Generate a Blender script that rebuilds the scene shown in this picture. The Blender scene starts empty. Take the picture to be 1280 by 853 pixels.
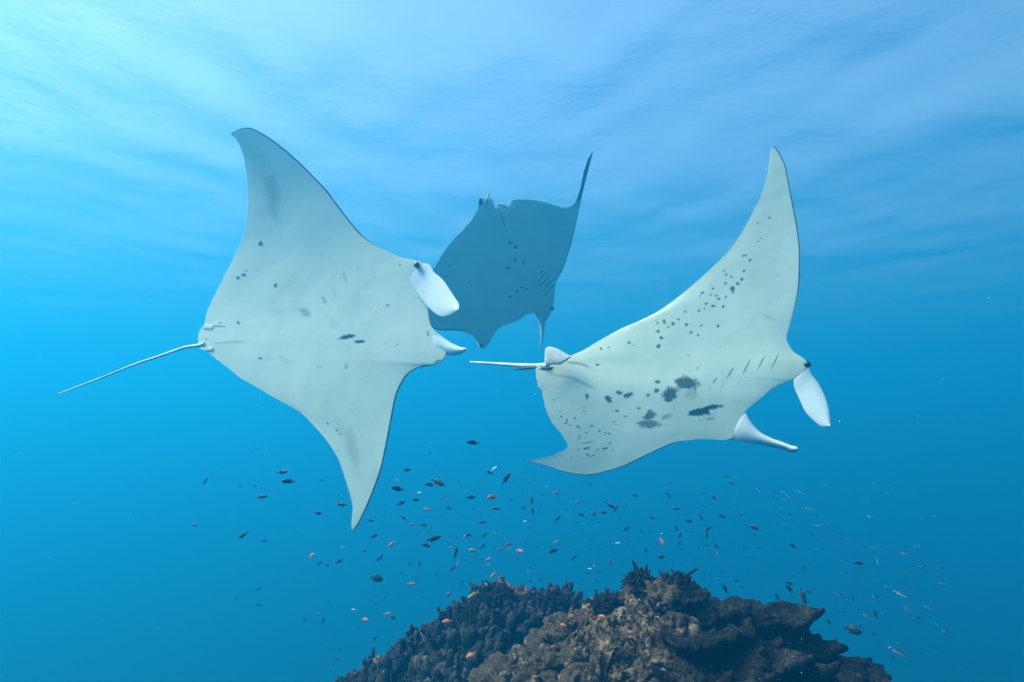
import bpy, bmesh, math, random
import numpy as np
from mathutils import Vector, Matrix

R = math.radians
SC = bpy.context.scene
COL = SC.collection
random.seed(7)
RNG = np.random.default_rng(11)

# ------------------------------------------------------------------ camera, sky, sun, exposure
F = 834.0                      # focal length in pixels of the 1280 x 853 photograph
PITCH = R(8.0)
SURFACE_Z = 5.4                # the camera is 5.4 m under the water surface
SEABED_Z = -24.0
cam_d = bpy.data.cameras.new('camera')
cam = bpy.data.objects.new('camera', cam_d)
COL.objects.link(cam)
cam_d.sensor_width = 36.0
cam_d.lens = 36.0 * F / 1280.0
cam_d.clip_start = 0.05
cam_d.clip_end = 2000.0
cam.location = (0, 0, 0)
cam.rotation_euler = (R(90) + PITCH, 0, 0)
SC.camera = cam

SUN_EL, SUN_AZ = R(54), R(-88)        # azimuth measured from +Y (ahead of the camera) towards +X
world = bpy.data.worlds.new('World')
SC.world = world
world.use_nodes = True
wn = world.node_tree
wn.nodes.clear()
sky = wn.nodes.new('ShaderNodeTexSky')
sky.sky_type = 'NISHITA'
sky.sun_disc = False
sky.sun_elevation = SUN_EL
sky.sun_rotation = SUN_AZ
sky.dust_density = 3.0
bg = wn.nodes.new('ShaderNodeBackground')
bg.inputs['Strength'].default_value = 0.15
wo = wn.nodes.new('ShaderNodeOutputWorld')
wn.links.new(sky.outputs[0], bg.inputs[0])
wn.links.new(bg.outputs[0], wo.inputs[0])

sun_d = bpy.data.lights.new('sun', 'SUN')
sun_d.energy = 5.0
sun_d.angle = R(35)
sun_d.color = (1.0, 0.95, 0.87)
sun = bpy.data.objects.new('sun', sun_d)
COL.objects.link(sun)
L = Vector((math.cos(SUN_EL) * math.sin(SUN_AZ), math.cos(SUN_EL) * math.cos(SUN_AZ), math.sin(SUN_EL)))
sun.rotation_euler = L.to_track_quat('Z', 'Y').to_euler()
sun.location = L * 30

SC.view_settings.view_transform = 'Standard'
SC.view_settings.look = 'None'
SC.view_settings.exposure = 1.05
SC.view_settings.gamma = 1.0
SC.render.engine = 'CYCLES'
cy = SC.cycles
cy.max_bounces = 6
cy.diffuse_bounces = 2
cy.glossy_bounces = 2
cy.transmission_bounces = 3
cy.transparent_max_bounces = 8
cy.volume_bounces = 1
cy.use_denoising = True
cy.sample_clamp_indirect = 4.0
cy.caustics_reflective = False
cy.caustics_refractive = False

# ------------------------------------------------------------------ helpers
CP, SP = math.cos(PITCH), math.sin(PITCH)


def ray(px, py):
    """World direction(s) through photograph pixel(s)."""
    px = np.asarray(px, float)
    py = np.asarray(py, float)
    vx = (px - 640.0) / F
    vz = (426.5 - py) / F
    return np.stack([vx, CP - SP * vz, SP + CP * vz], -1)


def project(P):
    """Photograph pixels of world points."""
    P = np.asarray(P, float)
    f = P[..., 1] * CP + P[..., 2] * SP
    u = -P[..., 1] * SP + P[..., 2] * CP
    return 640.0 + F * P[..., 0] / f, 426.5 - F * u / f


def at(px, py, Y):
    """Point on the ray of a pixel at distance Y ahead of the camera."""
    d = ray(px, py)
    return d * (np.asarray(Y, float) / d[..., 1])[..., None]


def hash3(ix, iy, iz, seed):
    n = (ix * 374761393 + iy * 668265263 + iz * 2147483647 * 0 + iz * 1274126177 + seed * 974634777) & 0xFFFFFFFF
    n = ((n ^ (n >> 13)) * 1103515245) & 0xFFFFFFFF
    n = ((n ^ (n >> 16)) * 668265263) & 0xFFFFFFFF
    return ((n ^ (n >> 15)) & 0xFFFF) / 65535.0


def vnoise(P, freq, seed=0):
    """Smooth value noise in -1..1 for an array of 3-D points."""
    Q = np.asarray(P, float) * freq + 1000.0
    I = np.floor(Q).astype(np.int64)
    f = Q - I
    f = f * f * (3 - 2 * f)
    out = 0
    for dx in (0, 1):
        wx = f[..., 0] if dx else 1 - f[..., 0]
        for dy in (0, 1):
            wy = f[..., 1] if dy else 1 - f[..., 1]
            for dz in (0, 1):
                wz = f[..., 2] if dz else 1 - f[..., 2]
                out = out + wx * wy * wz * hash3(I[..., 0] + dx, I[..., 1] + dy, I[..., 2] + dz, seed)
    return out * 2 - 1


def fbm(P, freq, octaves, seed=0, gain=0.5):
    v, a = 0, 1.0
    for k in range(octaves):
        v = v + a * vnoise(P, freq * 2.03 ** k, seed + k * 17)
        a *= gain
    return v


def mesh_np(name, V, quads=None, tris=None, smooth=True):
    me = bpy.data.meshes.new(name)
    V = np.ascontiguousarray(V, np.float32).reshape(-1, 3)
    loops, starts, n = [], [], 0
    if quads is not None and len(quads):
        q = np.asarray(quads, np.int32)
        loops.append(q.ravel())
        starts.append(np.arange(len(q)) * 4)
        n += q.size
    if tris is not None and len(tris):
        t = np.asarray(tris, np.int32)
        loops.append(t.ravel())
        starts.append(n + np.arange(len(t)) * 3)
        n += t.size
    loops = np.concatenate(loops)
    starts = np.concatenate(starts)
    me.vertices.add(len(V))
    me.vertices.foreach_set('co', V.ravel())
    me.loops.add(len(loops))
    me.loops.foreach_set('vertex_index', loops.astype(np.int32))
    me.polygons.add(len(starts))
    me.polygons.foreach_set('loop_start', starts.astype(np.int32))
    me.update(calc_edges=True)
    me.validate()
    me.polygons.foreach_set('use_smooth', np.full(len(me.polygons), smooth))
    me.update()
    return me


def grid_quads(a, b, base=0, flip=False, wrap=False):
    i, j = np.meshgrid(np.arange(a - 1), np.arange(b if wrap else b - 1), indexing='ij')
    j2 = (j + 1) % b
    q = np.stack([i * b + j, (i + 1) * b + j, (i + 1) * b + j2, i * b + j2], -1).reshape(-1, 4) + base
    return q[:, ::-1] if flip else q


def float_attr(me, name, vals):
    at_ = me.attributes.new(name, 'FLOAT', 'POINT')
    at_.data.foreach_set('value', np.ascontiguousarray(vals, np.float32).ravel())


def link(name, me, material=None, parent=None, loc=None):
    o = bpy.data.objects.new(name, me)
    COL.objects.link(o)
    if material is not None and not me.materials:
        me.materials.append(material)
    if parent is not None:
        o.parent = parent
    if loc is not None:
        o.location = loc
    return o


def tag(o, label=None, cat=None, group=None, kind=None):
    if label:
        o['label'] = label
    if cat:
        o['category'] = cat
    if group:
        o['group'] = group
    if kind:
        o['kind'] = kind
    return o


def catmull(pts, n, dense=24):
    """n points evenly spaced by arc length on a smooth curve through pts."""
    P = np.asarray(pts, float)
    E = np.vstack([2 * P[0] - P[1], P, 2 * P[-1] - P[-2]])
    out = []
    for k in range(len(P) - 1):
        p0, p1, p2, p3 = E[k:k + 4]
        t = np.linspace(0, 1, dense, endpoint=False)[:, None]
        out.append(0.5 * ((2 * p1) + (-p0 + p2) * t + (2 * p0 - 5 * p1 + 4 * p2 - p3) * t ** 2 + (-p0 + 3 * p1 - 3 * p2 + p3) * t ** 3))
    out.append(P[-1:])
    C = np.vstack(out)
    d = np.concatenate([[0], np.cumsum(np.linalg.norm(np.diff(C, axis=0), axis=1))])
    u = np.linspace(0, d[-1], n)
    return np.stack([np.interp(u, d, C[:, k]) for k in range(C.shape[1])], -1)


# ------------------------------------------------------------------ materials
def mat(name):
    m = bpy.data.materials.new(name)
    m.use_nodes = True
    nt = m.node_tree
    b = nt.nodes.get('Principled BSDF')
    return m, nt, b


def N(nt, kind, **kw):
    n = nt.nodes.new(kind)
    for k, v in kw.items():
        if k in n.inputs:
            n.inputs[k].default_value = v
        else:
            setattr(n, k, v)
    return n


def ramp(nt, src, stops):
    r = nt.nodes.new('ShaderNodeValToRGB')
    e = r.color_ramp.elements
    while len(e) < len(stops):
        e.new(0.5)
    for k, (p, c) in enumerate(stops):
        e[k].position = p
        e[k].color = (*c, 1) if len(c) == 3 else c
    nt.links.new(src, r.inputs[0])
    return r


def mixc(nt, fac, a, b):
    m = nt.nodes.new('ShaderNodeMix')
    m.data_type = 'RGBA'
    for sock, v in ((m.inputs[0], fac), (m.inputs[6], a), (m.inputs[7], b)):
        if isinstance(v, (int, float)):
            sock.default_value = v
        elif isinstance(v, tuple):
            sock.default_value = (*v, 1)
        else:
            nt.links.new(v, sock)
    return m.outputs[2]


def bump(nt, b, src, strength, dist):
    n = nt.nodes.new('ShaderNodeBump')
    n.inputs['Strength'].default_value = strength
    n.inputs['Distance'].default_value = dist
    nt.links.new(src, n.inputs['Height'])
    nt.links.new(n.outputs[0], b.inputs['Normal'])


def noise(nt, scale, detail=4, rough=0.55, coord='Object'):
    tc = nt.nodes.new('ShaderNodeTexCoord')
    n = nt.nodes.new('ShaderNodeTexNoise')
    n.inputs['Scale'].default_value = scale
    n.inputs['Detail'].default_value = detail
    n.inputs['Roughness'].default_value = rough
    nt.links.new(tc.outputs[coord], n.inputs['Vector'])
    return n


def manta_material():
    m, nt, b = mat('manta_skin')
    mk = N(nt, 'ShaderNodeAttribute', attribute_name='mark')
    ds = N(nt, 'ShaderNodeAttribute', attribute_name='dorsal')
    n1 = noise(nt, 2.2, 5, 0.6)
    belly = ramp(nt, n1.outputs['Fac'], [(0.3, (0.65, 0.72, 0.56)), (0.7, (0.76, 0.80, 0.64))])
    n2 = noise(nt, 90, 3)
    fine = ramp(nt, n2.outputs['Fac'], [(0.3, (0.92, 0.92, 0.92)), (0.7, (1, 1, 1))])
    mul = nt.nodes.new('ShaderNodeMix')
    mul.data_type = 'RGBA'
    mul.blend_type = 'MULTIPLY'
    mul.inputs[0].default_value = 1
    nt.links.new(belly.outputs[0], mul.inputs[6])
    nt.links.new(fine.outputs[0], mul.inputs[7])
    c = mixc(nt, mk.outputs['Fac'], mul.outputs[2], (0.025, 0.085, 0.092))  # mark colour tinted teal to stand in for water haze over grey spots
    back = ramp(nt, n1.outputs['Fac'], [(0.3, (0.018, 0.022, 0.026)), (0.75, (0.04, 0.046, 0.05))])
    c = mixc(nt, ds.outputs['Fac'], c, back.outputs[0])
    nt.links.new(c, b.inputs['Base Color'])
    b.inputs['Roughness'].default_value = 0.62
    b.inputs['Specular IOR Level'].default_value = 0.15
    n3 = noise(nt, 160, 3)
    bump(nt, b, n3.outputs['Fac'], 0.12, 0.004)
    return m


def plain(name, col, rough=0.6, spec=0.2, var=0.15, scale=30, bmp=0.0):
    m, nt, b = mat(name)
    n = noise(nt, scale, 4)
    lo = tuple(x * (1 - var) for x in col)
    hi = tuple(min(1, x * (1 + var)) for x in col)
    r = ramp(nt, n.outputs['Fac'], [(0.3, lo), (0.7, hi)])
    nt.links.new(r.outputs[0], b.inputs['Base Color'])
    b.inputs['Roughness'].default_value = rough
    b.inputs['Specular IOR Level'].default_value = spec
    if bmp:
        bump(nt, b, n.outputs['Fac'], 0.7, bmp)
    return m


def reef_material(name, pale, mid, dark, amount=0.5, scale=3.0, coord='Object', bmp=0.03):
    """Encrusted rock: dark turf algae, brown rock and pale coralline patches."""
    m, nt, b = mat(name)
    n1 = noise(nt, scale, 8, 0.65, coord)
    n2 = noise(nt, scale * 5, 6, 0.7, coord)
    n3 = noise(nt, scale * 14, 5, 0.65, coord)
    r1 = ramp(nt, n1.outputs['Fac'], [(0.36, dark), (0.5, mid), (0.64, tuple(0.5 * (a + c) for a, c in zip(mid, pale)))])
    f2 = ramp(nt, n2.outputs['Fac'], [(0.62 - 0.2 * amount, (0, 0, 0)), (0.72 - 0.14 * amount, (1, 1, 1))])
    c = mixc(nt, f2.outputs[0], r1.outputs[0], pale)
    f3 = ramp(nt, n3.outputs['Fac'], [(0.43, (1, 1, 1)), (0.53, (0, 0, 0))])
    c = mixc(nt, f3.outputs[0], c, dark)
    nt.links.new(c, b.inputs['Base Color'])
    b.inputs['Roughness'].default_value = 0.9
    b.inputs['Specular IOR Level'].default_value = 0.1
    add = nt.nodes.new('ShaderNodeMath')
    add.operation = 'ADD'
    nt.links.new(n2.outputs['Fac'], add.inputs[0])
    nt.links.new(n3.outputs['Fac'], add.inputs[1])
    bump(nt, b, add.outputs[0], 0.9, bmp)
    return m


M_SKIN = manta_material()
M_FIN = plain('manta_fin_white', (0.66, 0.70, 0.69), 0.6, 0.15, 0.10, 5)
M_TAIL = plain('manta_tail', (0.60, 0.61, 0.58), 0.55, 0.2, 0.35, 5)
M_DARK = plain('manta_dark', (0.02, 0.03, 0.034), 0.5, 0.3, 0.2, 20)
M_EYE = plain('manta_eye', (0.006, 0.008, 0.01), 0.25, 0.5, 0.1, 20)
M_ROCK = reef_material('reef_rock', (0.34, 0.24, 0.14), (0.06, 0.042, 0.024), (0.010, 0.010, 0.008), 0.65, 3.2)
M_BOULDER = reef_material('reef_boulder', (0.36, 0.265, 0.165), (0.13, 0.09, 0.052), (0.02, 0.02, 0.014), 0.75, 1.6)
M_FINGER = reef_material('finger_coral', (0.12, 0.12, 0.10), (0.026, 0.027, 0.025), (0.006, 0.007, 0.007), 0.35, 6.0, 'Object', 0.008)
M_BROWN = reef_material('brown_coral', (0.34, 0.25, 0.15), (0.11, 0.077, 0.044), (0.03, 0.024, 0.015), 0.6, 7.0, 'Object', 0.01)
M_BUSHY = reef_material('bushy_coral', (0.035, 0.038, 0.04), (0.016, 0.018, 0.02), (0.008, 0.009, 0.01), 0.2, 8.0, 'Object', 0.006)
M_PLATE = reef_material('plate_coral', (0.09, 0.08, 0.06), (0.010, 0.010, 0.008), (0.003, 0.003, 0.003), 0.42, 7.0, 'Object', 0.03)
M_SAND = plain('sand', (0.24, 0.23, 0.19), 0.95, 0.05, 0.25, 0.6, 0.05)
M_FDARK = plain('fish_dark', (0.014, 0.02, 0.03), 0.45, 0.35, 0.4, 12)
M_FGREEN = plain('fish_green', (0.05, 0.085, 0.06), 0.45, 0.35, 0.3, 12)
M_FORANGE = plain('fish_orange', (0.58, 0.17, 0.09), 0.45, 0.35, 0.25, 12)
M_FPALE = plain('fish_white', (0.8, 0.78, 0.74), 0.35, 0.5, 0.1, 12)
M_FYELLOW = plain('fish_yellow', (0.6, 0.42, 0.10), 0.45, 0.35, 0.25, 12)


def fusilier_material():
    m, nt, b = mat('fish_silver_blue')
    tc = nt.nodes.new('ShaderNodeTexCoord')
    sx = nt.nodes.new('ShaderNodeSeparateXYZ')
    nt.links.new(tc.outputs['Object'], sx.inputs[0])
    mr = N(nt, 'ShaderNodeMapRange')
    mr.inputs[1].default_value = -0.06
    mr.inputs[2].default_value = 0.06
    nt.links.new(sx.outputs['Z'], mr.inputs[0])
    r = ramp(nt, mr.outputs[0], [(0.35, (0.62, 0.68, 0.62)), (0.52, (0.10, 0.2, 0.22)), (0.7, (0.03, 0.07, 0.1))])
    nt.links.new(r.outputs[0], b.inputs['Base Color'])
    b.inputs['Roughness'].default_value = 0.35
    return m


M_FSILVER = fusilier_material()


# ------------------------------------------------------------------ water: surface, seabed, hazy water body
def build_surface():
    def axis(lo, hi, n, p):
        t = np.linspace(-1, 1, n)
        return np.sign(t) * np.abs(t) ** p
    nx, ny = 560, 620
    x = axis(0, 0, nx, 2.6) * 260
    ty = np.linspace(0, 1, ny)
    y = -40 + 300 * (0.16 * ty + 0.84 * ty ** 2.6)
    X, Y = np.meshgrid(x, y, indexing='ij')
    P = np.stack([X, Y, np.zeros_like(X)], -1)
    Z = np.zeros_like(X)
    rr = np.hypot(X, Y)
    rng = np.random.default_rng(5)
    wind = R(28)
    for k in range(35):
        lam = 0.6 * 1.082 ** k
        a = wind + rng.normal(0, 0.85)
        kx, ky = 2 * math.pi / lam * math.cos(a), 2 * math.pi / lam * math.sin(a)
        fade = np.clip(lam * 8.5 / (rr + 4), 0, 1) / (1 + (rr / 24) ** 2)
        warp = 1.1 * vnoise(P, 0.7 / lam, 70 + k)
        Z += 0.0085 * lam ** 0.55 * fade * np.sin(kx * X + ky * Y + rng.uniform(0, 6.28) + warp * 2.0)
    Z *= 1.0 + 0.45 * vnoise(P, 0.3, 91)
    Z += SURFACE_Z
    me = mesh_np('water_surface', np.stack([X, Y, Z], -1), grid_quads(nx, ny))
    m = bpy.data.materials.new('water_surface')
    m.use_nodes = True
    nt = m.node_tree
    nt.nodes.clear()
    out = nt.nodes.new('ShaderNodeOutputMaterial')
    n = noise(nt, 1.6, 5, 0.6)
    bp = nt.nodes.new('ShaderNodeBump')
    bp.inputs['Strength'].default_value = 0.55
    bp.inputs['Distance'].default_value = 0.05
    nt.links.new(n.outputs['Fac'], bp.inputs['Height'])
    lw = nt.nodes.new('ShaderNodeLayerWeight')
    lw.inputs['Blend'].default_value = 0.5
    nt.links.new(bp.outputs[0], lw.inputs['Normal'])
    # light passes where the surface is met steeply, and is reflected inside the water where it is met at a low angle
    mr = N(nt, 'ShaderNodeMapRange')
    mr.interpolation_type = 'SMOOTHSTEP'
    mr.inputs[1].default_value = 1.0
    mr.inputs[2].default_value = 0.36
    nt.links.new(lw.outputs['Facing'], mr.inputs[0])
    tr = nt.nodes.new('ShaderNodeBsdfTransparent')
    tr.inputs[0].default_value = (0.94, 0.97, 0.98, 1)
    gl = nt.nodes.new('ShaderNodeBsdfGlossy')
    gl.inputs['Roughness'].default_value = 0.08
    gl.inputs['Color'].default_value = (0.92, 0.95, 0.97, 1)
    nt.links.new(bp.outputs[0], gl.inputs['Normal'])
    mx = nt.nodes.new('ShaderNodeMixShader')
    nt.links.new(mr.outputs[0], mx.inputs[0])
    nt.links.new(gl.outputs[0], mx.inputs[1])
    nt.links.new(tr.outputs[0], mx.inputs[2])
    nt.links.new(mx.outputs[0], out.inputs['Surface'])
    o = link('water_surface', me, m)
    tag(o, 'rippled sea surface seen from below', 'water', kind='structure')


def build_seabed():
    n = 160
    t = np.linspace(-1, 1, n)
    x = np.sign(t) * np.abs(t) ** 1.8 * 300
    X, Y = np.meshgrid(x, x + 20, indexing='ij')
    P = np.stack([X, Y, np.zeros_like(X)], -1)
    Z = SEABED_Z + 0.6 * fbm(P, 0.06, 4, 3)
    o = link('seabed', mesh_np('seabed', np.stack([X, Y, Z], -1), grid_quads(n, n)), M_SAND)
    tag(o, 'pale sandy seabed far below the reef top', 'seabed', kind='structure')


def build_haze():
    bm = bmesh.new()
    lo, hi = (-310, -300, SEABED_Z - 2.5), (310, 330, SURFACE_Z + 1.2)
    vs = [bm.verts.new((x, y, z)) for x in (lo[0], hi[0]) for y in (lo[1], hi[1]) for z in (lo[2], hi[2])]
    for f in ((0, 1, 3, 2), (4, 6, 7, 5), (0, 4, 5, 1), (2, 3, 7, 6), (0, 2, 6, 4), (1, 5, 7, 3)):
        bm.faces.new([vs[i] for i in f])
    bmesh.ops.recalc_face_normals(bm, faces=bm.faces)
    me = bpy.data.meshes.new('haze')
    bm.to_mesh(me)
    m = bpy.data.materials.new('haze')
    m.use_nodes = True
    nt = m.node_tree
    nt.nodes.clear()
    out = nt.nodes.new('ShaderNodeOutputMaterial')
    pv = nt.nodes.new('ShaderNodeVolumePrincipled')
    for a in ('Density Attribute', 'Color Attribute', 'Temperature Attribute'):
        pv.inputs[a].default_value = ''
    pv.inputs['Color'].default_value = (0.008, 0.295, 0.62, 1)
    pv.inputs['Absorption Color'].default_value = (0.018, 0.15, 0.12, 1)
    pv.inputs['Density'].default_value = 0.066
    pv.inputs['Anisotropy'].default_value = 0.44
    nt.links.new(pv.outputs[0], out.inputs['Volume'])
    m.cycles.homogeneous_volume = True
    o = link('haze', me, m)
    tag(o, 'clear blue sea water fading into the distance', 'water', kind='stuff')


build_surface()
build_seabed()
build_haze()


# ------------------------------------------------------------------ manta rays
def blade(le, te, n_s, n_c, depth_fn, thick_fn, belly_share=0.35, cos_mix=0.5):
    """Closed shell between two edge curves given in pixels; le and te are lists of three pieces or plain lists.
    depth_fn(px, py, s, c) returns world points of the mid surface; thick_fn(s, c) the thickness."""
    S_BREAK = (0.0, 0.40, 0.60, 1.0)

    def edge(e):
        if isinstance(e[0][0], (int, float)):
            return catmull(e, n_s)
        s = np.linspace(0, 1, n_s)
        piece = [catmull(p, 400) for p in e]
        C = np.vstack([piece[0], piece[1][1:], piece[2][1:]])
        d = np.concatenate([[0], np.cumsum(np.linalg.norm(np.diff(C, axis=0), axis=1))])
        X = np.array(S_BREAK)
        Yk = np.array([0, d[399], d[798], d[-1]])
        # monotone cubic through the break points, so that the mesh lines spread without a kink
        h, dl = np.diff(X), np.diff(Yk) / np.diff(X)
        m = np.zeros(4)
        m[0], m[3] = dl[0], dl[2]
        for k in (1, 2):
            w1, w2 = 2 * h[k] + h[k - 1], h[k] + 2 * h[k - 1]
            m[k] = (w1 + w2) / (w1 / dl[k - 1] + w2 / dl[k])
        k = np.clip(np.searchsorted(X, s, side='right') - 1, 0, 2)
        t = (s - X[k]) / h[k]
        u = ((2 * t ** 3 - 3 * t ** 2 + 1) * Yk[k] + (t ** 3 - 2 * t ** 2 + t) * h[k] * m[k]
             + (-2 * t ** 3 + 3 * t ** 2) * Yk[k + 1] + (t ** 3 - t ** 2) * h[k] * m[k + 1])
        return np.stack([np.interp(u, d, C[:, j]) for j in (0, 1)], -1)
    A, B = edge(le), edge(te)
    t = np.linspace(0, 1, n_c)
    c = (1 - cos_mix) * t + cos_mix * (1 - np.cos(math.pi * t)) / 2
    s = np.linspace(0, 1, n_s)
    S, Cc = np.meshgrid(s, c, indexing='ij')
    px = A[:, None, 0] * (1 - Cc) + B[:, None, 0] * Cc
    py = A[:, None, 1] * (1 - Cc) + B[:, None, 1] * Cc
    P = depth_fn(px, py, S, Cc)
    du = np.gradient(P, axis=0)
    dv = np.gradient(P, axis=1)
    nrm = np.cross(du, dv)
    k0 = max(2, int(n_s * 0.03))
    nrm[:k0] = nrm[k0]
    nrm[-k0:] = nrm[-k0 - 1]
    nrm /= np.linalg.norm(nrm, axis=-1, keepdims=True) + 1e-12
    for _ in range(6):
        nrm[1:-1] = (nrm[:-2] + 2 * nrm[1:-1] + nrm[2:]) / 4
        nrm[:, 1:-1] = (nrm[:, :-2] + 2 * nrm[:, 1:-1] + nrm[:, 2:]) / 4
    nrm /= np.linalg.norm(nrm, axis=-1, keepdims=True) + 1e-12
    mean = nrm.reshape(-1, 3).mean(0)
    if np.dot(mean, P.reshape(-1, 3).mean(0)) > 0:       # turn the belly side to the viewer
        nrm = -nrm
        flipped = True
    else:
        flipped = False
    T = thick_fn(S, Cc)
    belly = P + nrm * (T * belly_share)[..., None]
    back = P - nrm * (T * (1 - belly_share))[..., None]
    return dict(P=P, belly=belly, back=back, nrm=nrm, S=S, C=Cc, flipped=flipped, ns=n_s, nc=n_c)


def blade_mesh(name, g, center):
    ns, nc = g['ns'], g['nc']
    V = np.concatenate([g['belly'].reshape(-1, 3), g['back'].reshape(-1, 3)]) - center
    nb = ns * nc
    q1 = grid_quads(ns, nc, 0, g['flipped'])
    q2 = grid_quads(ns, nc, nb, not g['flipped'])
    rim = []
    idx = np.arange(nb).reshape(ns, nc)
    loop = np.concatenate([idx[:, 0], idx[-1, 1:], idx[::-1, -1][1:], idx[0, ::-1][1:]])
    a, b = loop[:-1], loop[1:]
    rim = np.stack([a, b, b + nb, a + nb], -1)
    if not g['flipped']:
        rim = rim[:, ::-1]
    return mesh_np(name, V, np.vstack([q1, q2, rim]))


def spot_field(px, py, spots, lines, blobs_seed=0):
    """Dark skin markings, soft patches and painted wing-tip shade: ellipses (x, y, rx, ry, angle, strength, softness) and strokes."""
    out = np.zeros_like(px)
    P3 = np.stack([px, py, np.zeros_like(px)], -1)
    wob = 0.26 * vnoise(P3, 0.16, blobs_seed + 1) + 0.20 * vnoise(P3, 0.45, blobs_seed + 2)
    for (x, y, rx, ry, ang, st, soft) in spots:
        m = (np.abs(px - x) < 2.2 * max(rx, ry) + 2) & (np.abs(py - y) < 2.2 * max(rx, ry) + 2)
        if not m.any():
            continue
        dx, dy = px[m] - x, py[m] - y
        ca, sa = math.cos(R(ang)), math.sin(R(ang))
        u, v = (dx * ca + dy * sa) / rx, (-dx * sa + dy * ca) / ry
        d = np.sqrt(u * u + v * v) * (1 + wob[m])
        w = soft if soft else min(0.5, 0.9 / min(rx, ry) * 0.6)
        val = st * np.clip((1 + w - d) / (2 * w), 0, 1)
        val = val * val * (3 * st - 2 * val) / (st * st) if st else val
        out[m] = np.maximum(out[m], val)
    for (pts, width, st) in lines:
        pts = catmull(pts, 24) if len(pts) > 2 else np.linspace(pts[0], pts[1], 16)
        best = np.full(px.shape, 1e9)
        tpos = np.zeros(px.shape)
        for k in range(len(pts) - 1):
            a, b = pts[k], pts[k + 1]
            ab = b - a
            t = np.clip(((px - a[0]) * ab[0] + (py - a[1]) * ab[1]) / (ab @ ab + 1e-9), 0, 1)
            d = np.hypot(px - a[0] - t * ab[0], py - a[1] - t * ab[1])
            upd = d < best
            best[upd] = d[upd]
            tpos[upd] = (k + t[upd]) / (len(pts) - 1)
        taper = np.clip(np.minimum(tpos, 1 - tpos) * 5, 0.1, 1)
        out = np.maximum(out, st * taper * np.exp(-(best / width) ** 2))
    return out


def tube_np(pts, radii, sides=10, flat=None):
    """Tapered tube through 3-D points, closed at both ends; flat squashes it vertically."""
    pts = np.asarray(pts, float)
    n = len(pts)
    tang = np.gradient(pts, axis=0)
    tang /= np.linalg.norm(tang, axis=1, keepdims=True)
    up = np.array([0, 0, 1.0])
    V = []
    for k in range(n):
        a = np.cross(tang[k], up)
        if np.linalg.norm(a) < 1e-3:
            a = np.array([1.0, 0, 0])
        a /= np.linalg.norm(a)
        b = np.cross(a, tang[k])
        th = np.linspace(0, 2 * math.pi, sides, endpoint=False)
        f = 1.0 if flat is None else flat
        V.append(pts[k] + radii[k] * (np.cos(th)[:, None] * a + f * np.sin(th)[:, None] * b))
    V = np.vstack(V + [pts[:1], pts[-1:]])
    q = grid_quads(n, sides, 0, False, True)
    i = np.arange(sides)
    t1 = np.stack([np.full(sides, n * sides), i, (i + 1) % sides], -1)
    b0 = (n - 1) * sides
    t2 = np.stack([np.full(sides, n * sides + 1), b0 + (i + 1) % sides, b0 + i], -1)
    return V, q, np.vstack([t1, t2])


def ball_np(r, nu=14, nv=9):
    th = np.linspace(0, 2 * math.pi, nu, endpoint=False)
    ph = np.linspace(0.02, math.pi - 0.02, nv)
    PH, TH = np.meshgrid(ph, th, indexing='ij')
    V = np.stack([np.sin(PH) * np.cos(TH), np.sin(PH) * np.sin(TH), np.cos(PH)], -1) * r
    return V.reshape(-1, 3), grid_quads(nv, nu, 0, True, True)


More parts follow.
